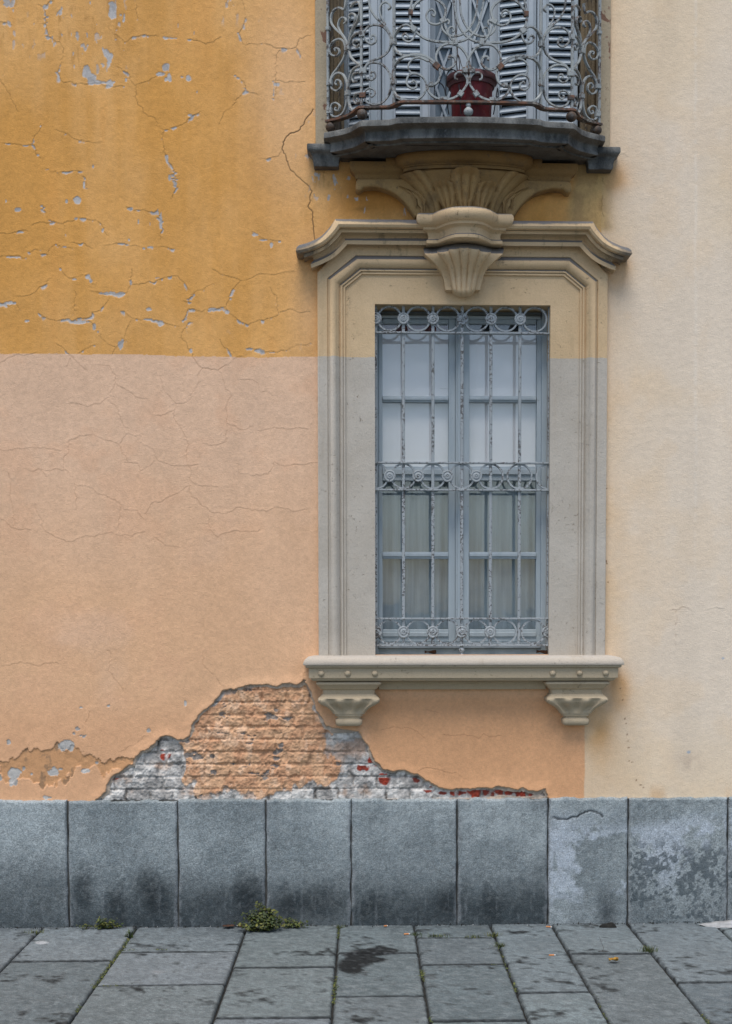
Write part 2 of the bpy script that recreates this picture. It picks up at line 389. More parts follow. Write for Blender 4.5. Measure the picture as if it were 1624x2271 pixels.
for l in [[(160,250),(240,240),(315,245),(380,220)],[(215,150),(240,220),(315,245),(325,290)],[(0,290),(70,285),(140,280)],[(0,410),(60,405),(120,415)],
          [(150,385),(190,375)],[(205,395),(240,400),(275,345),(320,365),(355,365)],[(360,335),(420,340),(460,365)],[(515,350),(590,342),(655,355),(720,370),(770,360),(860,370)],
          [(490,230),(520,280),(535,300)],[(410,215),(480,225)],[(630,160),(690,175),(790,170),(810,250),(800,320)],[(1240,265),(1280,300),(1340,325),(1400,330)],
          [(305,465),(345,515),(410,500),(440,500),(465,545)],[(85,605),(150,600),(210,555),(250,515)],[(0,640),(80,635),(95,675)],[(455,580),(530,595),(630,590),(655,525),(660,470)],
          [(665,545),(775,538),(830,510),(890,505),(940,570)],[(920,628),(945,635),(970,590),(1010,575),(1060,545)],[(1060,468),(1120,500),(1200,527),(1310,495),(1400,490),(1470,480)],
          [(1200,530),(1150,600),(1130,660),(1160,700),(1240,750),(1390,700),(1380,600),(1350,560)],[(1400,685),(1500,688),(1550,680)],[(940,670),(1030,670),(1130,660)],
          [(940,670),(915,725)],[(945,735),(905,810),(955,880),(985,940),(1010,965),(1090,975),(1165,920),(1205,905)],[(195,692),(270,725),(370,730),(440,715),(460,685),(530,640),(545,615)],
          [(445,730),(480,780),(510,820),(580,860),(625,825),(630,780),(665,715)],[(615,680),(670,718),(740,720),(800,730),(890,755)],[(580,860),(560,900)],[(1100,820),(1165,920)],
          [(1240,865),(1310,885),(1385,888),(1470,858),(1550,840)],[(280,840),(330,880),(370,910)],[(395,890),(470,850)],[(375,580),(370,690)]]:
    cr.append((W2(l), 0.0021, 0.5, 0.5))
for l in [[(0,125),(60,95),(130,85),(180,75)],[(355,95),(330,145)],[(355,95),(430,160)],[(490,135),(545,140),(580,190),(575,230),(545,300),(500,330),(420,340),(340,330)],
          [(580,230),(660,280),(730,305)],[(545,310),(600,390),(630,450)],[(800,190),(820,260),(880,330),(870,365),(780,390)],[(880,330),(975,275)],[(870,370),(900,440),(930,500)],
          [(1010,155),(990,230),(950,290)],[(1100,170),(1130,260),(1160,290),(1130,350),(1135,430),(1200,460),(1270,440)],[(1200,210),(1270,215),(1300,270),(1360,290)],
          [(1135,460),(1130,520),(1020,530)],[(1290,465),(1370,450),(1540,458)],[(345,515),(400,490),(480,495),(590,530),(610,580),(640,620)],[(345,515),(325,590),(320,660),(240,665),(130,655)],
          [(190,655),(230,695)],[(600,530),(640,480),(710,475),(720,540),(770,560),(790,615),(900,640),(990,635)],[(930,510),(935,620),(950,710),(1000,740),(1090,745)],
          [(630,625),(690,630),(700,670),(750,640),(770,615)],[(1190,630),(1200,680),(1270,690),(1340,685),(1370,620),(1580,625)],[(950,740),(880,780),(780,820),(730,880)],
          [(950,740),(1000,830),(1060,875),(1130,880),(1180,850),(1290,865),(1370,850),(1470,870),(1540,855)],[(380,735),(450,750),(530,790),(600,830),(620,860),(690,865),(720,910)],
          [(175,830),(205,900),(230,970),(310,1010),(360,1020),(430,990),(600,990),(720,970)],[(40,670),(60,830),(70,940)],[(325,660),(370,700),(385,800),(380,860)],
          [(0,560),(80,555),(190,550),(300,565)],[(1090,1000),(1190,965),(1300,960)],[(780,1000),(830,1040),(900,1050)],[(0,900),(60,950),(150,960)],[(600,830),(600,990)],[(1040,880),(1050,960),(1090,1000)]]:
    cr.append((W3(l), 0.0026, 0.22, 0.0))
for l in [[(20,70),(60,60),(190,65),(260,60)],[(475,0),(480,90),(530,150),(560,230)],[(905,0),(900,60),(960,120),(990,160)],[(400,270),(380,330)],[(540,450),(600,420),(640,380)],[(1400,60),(1350,100),(1345,140)]]:
    cr.append((R6(l), 0.0024, 0.28, 0.0))
for l in [[(430,415),(490,398),(560,405),(630,450)],[(720,435),(770,440),(820,435),(880,455),(905,430),(980,440)],[(640,320),(700,335)],[(600,605),(700,600),(760,615),(820,640)]]:
    cr.append((R5(l), 0.0024, 0.4, 0.0))
cr += [([(1498,1352),(1502,1440)], 0.003, 0.45, 0), ([(1490,1353),(1512,1346),(1530,1352)], 0.003, 0.4, 0), ([(1570,1352),(1600,1350)], 0.003, 0.35, 0), ([(1337,395),(1336,440),(1340,480)], 0.003, 0.5, 0), ([(1372,345),(1385,340),(1392,349)], .003, .4, 0)]
DC = np.ones((NZ, NX), np.float32); CW = np.zeros_like(DC); CD = np.zeros_like(DC); CWH = np.zeros_like(DC); CUP = np.zeros_like(DC)
rr = random.Random(5)
def rough_line(P, amp):
    P = list(P)
    for it in range(3):
        Q = [P[0]]
        for a, b in zip(P[:-1], P[1:]):
            dx, dy = b[0]-a[0], b[1]-a[1]; L = math.hypot(dx, dy)
            k = rr.gauss(0, amp) * min(L, 45); m = ((a[0]+b[0])/2 - dy/max(L, 1e-6)*k, (a[1]+b[1])/2 + dx/max(L, 1e-6)*k); Q += [m, b]
        P = Q
    return P
for P, wd, dk, wh in cr:
    P = rough_line(P, 0.09); W = [U(a, b) for a, b in P]
    for a, b in zip(W[:-1], W[1:]):
        i0, i1 = np.searchsorted(xs, [min(a.x, b.x) - 0.03, max(a.x, b.x) + 0.03]); j0, j1 = np.searchsorted(zs, [min(a.z, b.z) - 0.03, max(a.z, b.z) + 0.03])
        if i1 <= i0 or j1 <= j0: continue
        X, Z = XX[j0:j1, i0:i1], ZZ[j0:j1, i0:i1]; dx, dz = b.x-a.x, b.z-a.z; L2 = dx*dx + dz*dz + 1e-12
        t = np.clip(((X-a.x)*dx + (Z-a.z)*dz)/L2, 0, 1); qz = Z - (a.z+t*dz); d = np.hypot(X-(a.x+t*dx), qz)
        s = DC[j0:j1, i0:i1]; m = d < s
        for A, val in ((DC, d), (CW, wd), (CD, dk), (CWH, wh), (CUP, np.sign(qz))):
            sub = A[j0:j1, i0:i1]; sub[m] = (val if np.isscalar(val) else val[m])
crack = CD * sstep(0.0, 1.0, 1 - DC/np.maximum(CW*(0.55 + 0.9*n_mid), 0.0016)) * sstep(0.25, 0.5, fbm(xs, zs, 14, 3, 300) + 0.12*(CD > 0.9))

def blobs(lst, conv, k):
    f = np.full((NZ, NX), -9.0, np.float32)
    for cx, cy, rx, ry in lst:
        (a, b), = conv([(cx, cy)]); s = k
        m = (np.abs(XP-a) < rx*s*1.8+4) & (np.abs(YP-b) < ry*s*1.8+4)
        f[m] = np.maximum(f[m], 1 - np.sqrt(((XP[m]-a)/(rx*s))**2 + ((YP[m]-b)/(ry*s))**2))
    return f
peel_hi = np.maximum(blobs([(565,45,25,42),(535,265,30,40),(515,330,28,38),(430,355,24,34),(460,390,24,24),(500,412,78,15),(545,425,18,18),(865,190,52,12),(890,130,6,18),(830,335,30,30),(800,370,34,14),
        (850,395,30,36),(910,385,30,20),(940,395,30,26),(985,458,14,30),(1385,425,24,16),(1370,460,9,36),(620,80,7,30),(605,75,10,12),(228,35,14,10),(255,12,10,12),(245,190,14,8),(225,128,7,12),(626,215,10,14),(970,165,5,18),
        (835,795,7,24),(810,695,7,14),(830,652,12,6),(950,575,12,7),(45,720,20,6),(130,728,20,5),(203,630,5,10),(190,775,12,8),(465,830,6,16),(848,890,6,16),(240,845,8,4),(630,400,6,8)], W1, 0.44383),
    blobs([(90,172,28,13),(380,125,26,24),(334,130,11,20),(420,50,7,24),(650,170,24,12),(690,178,20,6),(805,220,8,36),(750,245,6,18),(692,232,5,14),(645,325,10,12),(1325,325,55,9),(1280,300,26,9),(1357,350,15,26),(1397,333,8,8),(435,510,20,20),(375,522,22,8),(455,530,12,14),(515,592,62,14),(605,595,26,14),
        (60,640,32,10),(740,670,18,12),(1060,672,60,12),(1045,680,16,12),(1140,685,14,14),(395,735,38,9),(470,762,14,30),(490,785,10,14),(600,850,24,26),(615,830,12,16),(803,742,12,14),(735,722,24,6),(955,880,9,14),(1290,880,42,10),(1355,888,30,7),(1255,870,14,7),(310,360,38,8),(280,348,9,14),(640,350,22,8),(610,345,30,6),(105,285,24,6),(60,410,46,6),
        (135,730,14,8),(515,275,8,18),(380,220,12,10),(200,250,30,5),(655,535,8,18),(790,515,20,4),(970,600,8,14),(720,368,12,8),(745,362,24,6),(30,128,5,12),(880,45,5,14)], W2, 0.44383))
hi_n = fbm(xs, zs, 45, 4, 500, 1.0, 0.8); nn = fbm(xs, zs, 22, 5, 520, 1.2, 0.7)
specks = sstep(0.735, 0.75, fbm(xs, zs, 33, 3, 540, 1.3, 0.6)) * sstep(0.5, 0.62, n_big)
ochre_line = 783 + 0.014*XP + (n_mid-0.5)*7.0 + (hi_n-0.5)*3.0
is_hi = (YP < ochre_line)
peel = np.maximum(sstep(0.27, 0.39, peel_hi*1.0 + (nn-0.5)*1.9 + (hi_n-0.5)*0.8), 0)
peel[peel_hi < -0.8] = 0
along = sstep(0.58, 0.65, nn) * (CWH > 0.2) * sstep(1.0, 0.4, DC/(0.006 + 0.012*np.clip(nn-0.52, 0, 1)*5)) * (CUP < 0.1)
peel = np.maximum(peel, along); peel = np.maximum(peel, specks*0.9*is_hi)
peel *= is_hi & (XP < 1320) & (XP > -700) & (YP > -800)
peel_lo = blobs([(345,350,22,18),(362,378,20,16),(325,370,20,14),(297,425,28,30),(35,408,11,18),(60,550,30,26),(62,585,26,24),(240,545,28,20),(380,537,20,10),(662,358,10,10),(823,238,5,12),(105,525,8,10),(0,570,12,18),(220,655,25,8),(430,500,10,8),(140,552,8,6),(482,248,6,5),(360,256,6,4),(270,530,14,6)], R6, 0.5)
peel_lo = sstep(0.06, 0.16, peel_lo + (nn-0.5)*1.9 + (hi_n-0.5)*1.2)*(peel_lo > -0.7)
rust_dots = sstep(0.8, 0.83, fbm(xs, zs, 60, 2, 560))

# brick patch outline
hole = R6([(425,664),(470,630),(490,570),(540,535),(590,510),(600,480),(660,435),(690,410),(712,385),(790,398),(840,385),(850,335),(880,290),(930,250),(960,215),(990,180),(1040,175),(1090,158),(1170,152),(1210,160),(1260,150),(1320,155),(1345,140),(1375,138)]) + \
       R5([(75,185),(105,225),(130,300),(150,350),(180,398),(240,410),(330,420),(350,460),(385,520),(400,560),(440,595),(540,600),(600,615),(650,650),(700,680),(760,692),(840,690),(900,680),(960,675),(1010,680),(1060,690),(1110,695),(1190,683),(1200,710),(1205,735),(-300,780)]) + R6([(425,700)])
paint = R6([(775,408),(790,398),(840,385),(850,335),(960,215),(990,180),(1170,152),(1375,138),(1420,290),(1450,360),(1440,455),(1525,480),(1505,575),(1430,605),(1340,600),(1205,640),(900,640),(885,585),(812,582),(800,480)])
def sdist(poly, amp=0.07):
    P = rough_line(poly + [poly[0]], amp); W = [(U(a, b).x, U(a, b).z) for a, b in P]
    wx = [a for a, _ in W]; wz = [b for _, b in W]
    i0, i1 = np.searchsorted(xs, [min(wx)-0.08, max(wx)+0.08]); j0, j1 = np.searchsorted(zs, [min(wz)-0.08, max(wz)+0.08])
    X, Z = XX[j0:j1, i0:i1], ZZ[j0:j1, i0:i1]; d = np.full(X.shape, 9.0); ins = np.zeros(X.shape, bool)
    for (ax, az_), (bx, bz) in zip(W[:-1], W[1:]):
        dx, dz = bx-ax, bz-az_; t = np.clip(((X-ax)*dx+(Z-az_)*dz)/(dx*dx+dz*dz+1e-12), 0, 1)
        d = np.minimum(d, np.hypot(X-ax-t*dx, Z-az_-t*dz))
        if abs(dz) > 1e-9: ins ^= ((az_ > Z) != (bz > Z)) & (X < (bx-ax)*(Z-az_)/dz + ax)
    out = np.full((NZ, NX), -1.0, np.float32); out[j0:j1, i0:i1] = np.where(ins, d, -d); return out
sd_hole = sdist(hole) + (nn-0.5)*0.012
in_hole = sstep(-0.0016, 0.0016, sd_hole)
sd_paint = sdist(paint) + (nn-0.5)*0.09 + (n_mid-0.5)*0.08 + (hi_n-0.5)*0.02
# bricks
ch = 0.062; bl = 0.118; row = np.floor((ZZ + 0.012*(n_big-0.5) + 0.006*(n_mid-0.5))/ch).astype(int); rz = ZZ/ch + 0.2*(n_big-0.5) + 0.1*(n_mid-0.5); row = np.floor(rz).astype(int)
hsh = np.random.RandomState(3).rand(400); bx_ = XX/bl + hsh[row % 400] + 0.22*(nn-0.5); brk = np.floor(bx_).astype(int)
fr, fb = rz-row, bx_-brk
jd = np.minimum(np.minimum(fr, 1-fr)*ch, np.minimum(fb, 1-fb)*bl) + (hi_n-0.5)*0.012 + (nn-0.5)*0.008
bid = np.random.RandomState(4).rand(500)[(row*37 + brk*11) % 500]; bid2 = np.random.RandomState(9).rand(500)[(row*17 + brk*29) % 500]
brick_h = sstep(0.000, 0.011, jd + 0.012*(fbm(xs, zs, 13, 4, 610)-0.42))
lump = fbm(xs, zs, 18, 5, 700)
ero = R6([(60,470),(200,440),(350,425),(470,480),(590,490),(560,545),(460,560),(330,530),(240,600),(100,560),(20,600),(0,520)])
sd_ero = sdist(ero) + (nn-0.5)*0.09 + (n_mid-0.5)*0.07
ero_m = sstep(0.0, 0.004, sd_ero)

# colours
Cw = np.zeros((NZ, NX, 3), np.float32)
def two(a, b, m): return lin(a)*(1-m[..., None]) + lin(b)*m[..., None]
och = two((212, 154, 80), (226, 174, 110), sstep(0.32, 0.68, n_big*0.6 + n_streak*0.4))
och = mix(och, lin((206, 143, 66)), sstep(0.55, 0.75, n_streak)*0.4)
pale = np.exp(-(((XP-640)/90)**2 + ((YP-190)/260)**2)); pale = np.maximum(pale, 0.8*np.exp(-(((XP-690)/45)**2 + ((YP-660)/160)**2)))
och = mix(och, lin((228, 182, 134)), np.clip(pale, 0, 1)*0.8)
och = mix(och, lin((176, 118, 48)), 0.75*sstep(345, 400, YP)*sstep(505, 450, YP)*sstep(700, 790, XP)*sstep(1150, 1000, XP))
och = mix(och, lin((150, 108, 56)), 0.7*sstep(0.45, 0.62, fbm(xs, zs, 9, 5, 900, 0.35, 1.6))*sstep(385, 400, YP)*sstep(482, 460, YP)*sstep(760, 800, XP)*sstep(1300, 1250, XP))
pink = two((223, 185, 153), (225, 179, 138), sstep(900, 1500, YP + (n_big-0.5)*400))
pink = mix(pink, lin((214, 166, 130)), sstep(0.55, 0.75, n_mid)*0.3)
pink = mix(pink, lin((222, 190, 164)), sstep(0.62, 0.78, n_big)*0.3)
pink = mix(pink, lin((221, 170, 128)), sstep(1500, 1640, YP)*0.8)
pink = mix(pink, lin((220, 166, 121)), sstep(1530, 1560, YP)*sstep(800, 830, XP))
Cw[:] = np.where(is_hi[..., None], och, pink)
bei = two((226, 206, 178), (225, 209, 188), sstep(0.35, 0.65, n_big))
bei = mix(bei, lin((220, 194, 160)), sstep(0.5, 0.7, n_mid)*0.25)
bei = mix(bei, lin((216, 178, 132)), 0.55*np.exp(-np.maximum(XP-1340, 0)/65.0)*(0.4 + 0.9*n_mid))
bei = mix(bei, lin((204, 150, 84)), np.clip(0.9*np.exp(-(((XP-1350)/40)**2 + ((YP-395)/30)**2)) + 0.9*np.exp(-(((XP-1370)/26)**2 + ((YP-600)/40)**2)) + 0.75*np.exp(-(((XP-1372)/24)**2 + ((YP-1530)/45)**2)) + 0.5*np.exp(-(((XP-1330)/30)**2 + ((YP-1630)/50)**2)), 0, 0.55)*(0.5+n_mid))
bei = mix(bei, lin((186, 166, 146)), 0.5*np.exp(-(((XP-1527)/30)**2 + ((YP-1690)/22)**2))*sstep(0.3, 0.6, nn))
bei = mix(bei, lin((196, 152, 100)), 0.5*sstep(1730, 1765, YP)*sstep(0.5, 0.7, n_streak))
dots = blobs([(205,88,4,5),(202,290,4,5),(205,560,4,9),(208,575,4,5),(215,695,4,5),(292,1385,4,5),(308,1458,4,5),(326,1580,4,6),(330,1612,4,5),(340,1683,4,5),(343,1725,4,5),(350,1768,4,8),(350,1855,4,5),(372,1862,4,5),(400,1980,4,5),(426,2010,5,4),(445,2028,6,4)], lambda l: [(1275.2+.3419*a, 1053.5+.3419*b_) for a, b_ in l], 0.42)
bei = mix(bei, lin((120, 80, 52)), sstep(-0.1, 0.3, dots)*0.8)
chips = blobs([(960,1188,9,8),(740,1797,11,10)], lambda l: [(1275.2+.3419*a, 1053.5+.3419*b_) for a, b_ in l], 0.3419); bei = mix(bei, lin((168, 178, 188)), sstep(0, 0.3, chips + nn - .5)*0.9)
bei = mix(bei, lin((232, 222, 208)), 0.35*np.exp(-((XP-1543+(n_mid-.5)*4)/3.0)**2)*sstep(1500, 900, YP)*sstep(0.3, 0.5, n_fine))
bei = bei*(0.97 + 0.07*n_streak[..., None])*np.array([1.01, 1.0, 0.985])
line2 = np.where(YP > 1460, 1297.0, 1335.0) + (nn-0.5)*5 + (n_mid-0.5)*4
m_b = sstep(-1.5, 1.5, XP - line2)
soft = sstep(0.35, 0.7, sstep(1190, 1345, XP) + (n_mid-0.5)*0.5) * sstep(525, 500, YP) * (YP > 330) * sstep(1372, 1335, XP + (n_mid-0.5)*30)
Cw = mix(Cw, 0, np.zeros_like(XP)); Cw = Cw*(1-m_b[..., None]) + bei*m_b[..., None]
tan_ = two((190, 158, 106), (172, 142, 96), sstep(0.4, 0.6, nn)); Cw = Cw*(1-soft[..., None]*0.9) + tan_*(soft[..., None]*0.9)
# grime wash-marks and tonal mottling of the paint
tone = (0.93 + 0.14*n_mid[..., None]) * (0.91 + 0.18*n_x[..., None]) * (0.94 + 0.12*n_fine[..., None]) * (0.94 + 0.12*n_streak[..., None])
Cw *= 1 + (tone-1)*(1 - 0.5*m_b[..., None])
Cw = mix(Cw, lin((166, 118, 62)), np.clip(sstep(0.62, 0.8, fbm(xs, zs, 30, 4, 920, 1.6, 0.4))*sstep(0.5, 0.65, n_big), 0, 1)*0.5*is_hi*(1-m_b))
# eroded render low on the left
Cw = mix(Cw, lin((196, 146, 100)), ero_m*0.75); Cw = mix(Cw, lin((150, 120, 92)), ero_m*sstep(0.6, 0.72, nn)*0.8)
lav = two((168, 164, 160), (188, 183, 178), sstep(0.4, 0.6, hi_n))
Cw = Cw*(1-peel[..., None]) + lav*peel[..., None]
Cw = Cw*(1-peel_lo[..., None]*(1-in_hole[..., None])) + two((164, 160, 154), (190, 186, 179), sstep(0.35, 0.6, nn))*(peel_lo*(1-in_hole))[..., None]
ck = (crack*(1-peel*0.6)*(1-in_hole))
Cw = mix(Cw, 0, np.zeros_like(XP)); crc = np.where((YP < 790)[..., None], lin((84, 66, 44)), lin((150, 100, 66))); Cw = Cw*(1-ck[..., None]) + crc*ck[..., None]
# brick patch colours
white = two((176, 171, 164), (216, 211, 203), sstep(0.35, 0.62, 0.6*nn+0.4*bid)); white = mix(white, lin((104, 102, 100)), sstep(0.5, 0.64, fbm(xs, zs, 34, 5, 740))*0.45); white = mix(white, lin((186, 150, 122)), sstep(0.56, 0.7, fbm(xs, zs, 9, 4, 745))*0.6)
orange = two((212, 168, 130), (198, 150, 114), sstep(0.35, 0.65, lump)); orange = mix(orange, lin((220, 184, 152)), sstep(0.55, 0.7, nn)*0.6)
pm = sstep(-0.01, 0.008, sd_paint)
redb = (bid > 0.86) * sstep(0.40, 0.52, hi_n + 0.2*(nn-0.5))
redm = (fr > 0.12)*(fr < 0.9)*np.clip(sstep(-0.25, 0.1, blobs([(740,468,34,16),(505,565,20,9),(715,455,10,14)], R6, 0.5) + (nn-0.5)*1.6 + (hi_n-0.5)) + sstep(-0.25, 0.1, blobs([(905,703,60,34),(985,703,30,30),(1090,705,60,30),(450,640,30,20),(400,560,24,18),(345,588,24,15),(600,650,22,12),(650,690,28,12),(785,706,34,10),(715,706,24,10),(590,640,14,12),(1020,704,50,14)], R5, 0.4814) + (nn-0.5)*1.8 + (hi_n-0.5)), 0, 1)
brk_c = two((128, 58, 46), (158, 62, 44), sstep(0.4, 0.6, nn))
hc = white*(1-pm[..., None]) + orange*pm[..., None]
hc = hc*(1-redm[..., None]*brick_h[..., None]) + brk_c*(redm*brick_h)[..., None]
hc = mix(hc, lin((84, 74, 66)), (1-brick_h)*sstep(0.46, 0.62, fbm(xs, zs, 11, 4, 760))*(0.28 + 0.42*(1-pm)))
hc = mix(hc, lin((140, 134, 128)), pm*sstep(0.68, 0.72, fbm(xs, zs, 20, 5, 780, 0.8, 1.3))*0.9)
hc = mix(hc, lin((60, 52, 46)), 0.75*sstep(0.010, 0.0, sd_hole)*sstep(0.35, 0.6, n_mid))
n_cr = fbm(xs, zs, 105, 3, 790)
hc *= (0.85 + 0.3*nn[..., None])*(0.74 + 0.52*n_cr[..., None])
lay = sstep(0.002, -0.002, sd_hole - 0.004 - 0.05*np.clip(n_mid-0.42, 0, 1) - 0.04*np.clip(nn-0.5, 0, 1))
hc = hc*(1-lay[..., None]) + two((168, 154, 138), (196, 178, 158), sstep(0.4, 0.6, hi_n))*lay[..., None]
Cw = Cw*(1-in_hole[..., None]) + hc*in_hole[..., None]
Cw = np.clip(Cw, 0.005, 0.9)
# relief
gap_y = 0.0
H = 0.003*(n_big-0.5)*2 + 0.0022*(n_mid-0.5) + 0.0012*(n_fine-0.5) + 0.0008*(n_x-0.5)
H -= 0.0014*crack; H += np.where(CUP > 0, 1.0, -0.6)*0.0006*np.exp(-(DC/0.010)**2)*(CD > 0)
H -= 0.0016*peel + 0.0025*peel_lo
H -= ero_m*(0.004 + 0.008*np.clip(lump-0.45, 0, 1))
lip = 0.006*np.exp(-(np.minimum(sd_hole, 0)/0.03)**2)*(sd_hole < 0)
ridge = fbm(xs, zs, 20, 5, 620, 0.7, 2.0)
Hb = -0.021 + (0.009 - 0.003*pm)*brick_h*(0.55 + 0.9*bid2) + 0.009*(lump-0.5) + 0.006*(ridge-0.5) + 0.008*(nn-0.5) + 0.009*(hi_n-0.5) + 0.007*(n_cr-0.5) + 0.007*pm - 0.006*sstep(0.66, 0.73, fbm(xs, zs, 20, 5, 780, 0.8, 1.3))*pm
Hb = Hb - 0.012*np.clip(1-sd_hole/0.02, 0, 1)*sstep(0.4, 0.6, n_mid)
Hb = np.where(lay > 0.5, np.maximum(Hb, -0.007 + 0.008*(nn-0.5) + 0.004*(n_cr-0.5)), Hb)
H = (H + lip)*(1-in_hole) + Hb*in_hole
Pw = np.stack([XX, -H, ZZ], -1)
fx = 0.25*(XP[:-1, :-1]+XP[1:, :-1]+XP[:-1, 1:]+XP[1:, 1:]); fz = 0.25*(YP[:-1, :-1]+YP[1:, :-1]+YP[:-1, 1:]+YP[1:, 1:])
fz_w = 0.5*(ZZ[:-1, :-1]+ZZ[1:, :-1])
DOOR_TOP = 5.7
keep = ~(((fx > 722) & (fx < 1326) & (fz > 600) & (fz < 1452)) | ((fx > 716) & (fx < 1340) & (fz < 300) & (fz_w < DOOR_TOP)))
grid_mesh('wall', Pw, keep, m_wall, Cw, B)
del XP, YP, Cw, Pw, white, orange, hc, och, pink, bei, lav
sh = MB()
for V, Fc in [([(-7,0,0),(-7,0,8),(-7,6,8),(-7,6,0)],[(0,1,2,3)]),([(7,0,0),(7,6,0),(7,6,8),(7,0,8)],[(0,1,2,3)]),([(-7,6,0),(-7,6,8),(7,6,8),(7,6,0)],[(0,1,2,3)]),([(-7,0,8),(7,0,8),(7,6,8),(-7,6,8)],[(0,1,2,3)])]: sh.add(V, Fc)
sh.build('rear_wall', m_plasterback, B)

# ------------------------------------------------------------------ granite base
edges = [-330, -150, 0 - 60, 151, 395, 590, 779, 1014, 1215.5, 1392.5, 1614, 1800, 1990]
edges = [-420, -230, -60, 151, 395, 590, 779, 1014, 1215.5, 1392.5, 1614, 1810, 2010]
bx = [U(e, 1900, 0.02).x for e in edges]; bx = [-7.0, -5.6, -4.2, -3.3] + bx + [3.4, 4.6, 6.0, 7.0]
bx = sorted(set(b for b in bx if True)); zt_p = U(700, 1774, 0.03).z
xpl = {}
for i, (x0, x1) in enumerate(zip(bx[:-1], bx[1:])):
    vis = x1 > -2.2 and x0 < 2.4; st = 0.006 if vis else 0.08
    gx = np.concatenate([np.linspace(x0+0.0035, x0+0.012, 4 if vis else 2), np.arange(x0+0.018, x1-0.016, st), np.linspace(x1-0.012, x1-0.0035, 4 if vis else 2)])
    gz = np.concatenate([[-0.04], np.arange(0.0, zt_p-0.014, st), np.linspace(zt_p-0.012, zt_p, 5)])
    X, Z = np.meshgrid(gx, gz); a = fbm(gx, gz, 3, 5, 1100+i); b = fbm(gx, gz, 25, 5, 1200+i); s_ = fbm(gx, gz, 14, 5, 1300+i, 1.5, 0.3); e = fbm(gx, gz, 6, 5, 1000+i); g2 = fbm(gx, gz, 70, 3, 1400+i)
    Xp, Yp = proj(X, np.full_like(X, -0.03), Z)
    C = two((128, 136, 137), (168, 176, 176), sstep(0.3, 0.7, 0.8*a + 0.2*s_))
    C = mix(C, lin((86, 96, 100)), sstep(0.5, 0.72, b)*0.2)
    damp = sstep(-0.10, 0.20, (0.30 - Z) + (a-0.5)*0.42 + (s_-0.5)*0.08 + (b-0.5)*0.06 + (g2-0.5)*0.10)
    if i % 3 == 0: damp *= 0.8
    lime_block = 1 if bx[i] > 0.85 else 0
    C = mix(C, lin((46, 54, 57)), damp*(0.9 if not lime_block else 0.25))
    for cx, cy, rx, ry in [(255,2010,22,50),(320,1960,26,40),(185,1970,24,45),(345,1990,30,40),(545,1990,30,55),(640,2010,40,40),(700,2010,60,35),(1090,2010,26,40),(990,2010,22,30),(1345,2020,20,45),(830,2010,30,30)]:
        C = mix(C, lin((30, 37, 40)), 0.7*sstep(-0.2, 0.9, 1-np.sqrt(((Xp-cx)/(rx*1.35))**2+((Yp-cy)/(ry*1.35))**2) + (b-0.5)*0.6 + (s_-0.5)*0.5 + (g2-0.5)*0.5))
    if lime_block:
        lm = sstep(0.46, 0.56, 0.55*e + 0.45*b + 0.05*np.sin(X*9))*sstep(1790, 1850, Yp + (a-0.5)*120)*sstep(2050, 1960, Yp + (b-0.5)*130 + (Xp > 1393)*60)
        C = mix(C, lin((182, 190, 197)), lm*0.85)
        C = mix(C, lin((62, 71, 75)), sstep(0.495, 0.56, 0.5*b + 0.5*g2 + (a-0.5)*0.3)*0.75*(Xp > 1393)*sstep(1830, 1900, Yp))
    dr = sstep(0.66, 0.74, fbm(gx, gz, 34, 4, 1500+i, 2.0, 0.28)); C = mix(C, lin((150, 156, 158)), dr*0.16)
    C = mix(C, lin((150, 154, 156)), 0.6*sstep(0.022, 0.0, np.minimum(X-x0, x1-X) + (b-0.5)*0.04))
    C = mix(C, lin((56, 64, 67)), sstep(0.52, 0.64, g2)*0.28); C = mix(C, lin((176, 180, 178)), sstep(0.55, 0.66, fbm(gx, gz, 60, 3, 1700+i))*0.14*(1-damp*0.6))
    C *= (0.8 + 0.4*b[..., None]) * (0.62 + 0.76*g2[..., None]); C = np.clip(C, 0.01, 0.8)
    dE = np.minimum(np.minimum(X-gx[0], gx[-1]-X), zt_p-Z) + (b-0.5)*0.006
    p = 0.026 - 0.010*np.clip(1-np.maximum(dE, 0)/0.011, 0, 1)**2 + 0.004*(a-0.5) + 0.0035*(b-0.5) + 0.0022*(g2-0.5) + random.Random(i).uniform(-.003, .003)
    if abs((x0+x1)/2 - U(1300, 1900, 0).x) < 0.15:
        ln = rough_line([(1228,1812),(1255,1817),(1280,1812),(1297,1800),(1320,1800),(1336,1811)], 0.08); W = [U(q, r, .02) for q, r in ln]; dd = np.full(X.shape, 9.0)
        for q, r in zip(W[:-1], W[1:]):
            dx, dz = r.x-q.x, r.z-q.z; t = np.clip(((X-q.x)*dx+(Z-q.z)*dz)/(dx*dx+dz*dz+1e-12), 0, 1); dd = np.minimum(dd, np.hypot(X-q.x-t*dx, Z-q.z-t*dz))
        cm = sstep(0.006, 0.002, dd); p = p - 0.005*cm; C = mix(C, lin((46, 48, 50)), cm*0.9)
    Z = Z + np.clip(1-(zt_p-Z)/0.03, 0, 1)*((b-0.5)*0.016 + random.Random(i+50).uniform(-.003, .003))
    ejx = np.clip(1-np.minimum(X-gx[0], gx[-1]-X)/0.02, 0, 1)*(fbm(gx, gz, 11, 5, 1600+i)-0.5)*0.012*np.where(X < (x0+x1)/2, 1, -1)
    P = np.stack([X + np.maximum(ejx, -0.0028), -p, Z], -1)
    # wrap the border back into the wall
    P = np.concatenate([P, P[-1:] * [1, 0, 1] + [0, 0.03, 0]], 0); C = np.concatenate([C, C[-1:]], 0)
    l = P[:, :1].copy(); l[..., 1] = 0.03; r = P[:, -1:].copy(); r[..., 1] = 0.03
    P = np.concatenate([l, P, r], 1); C = np.concatenate([C[:, :1], C, C[:, -1:]], 1)
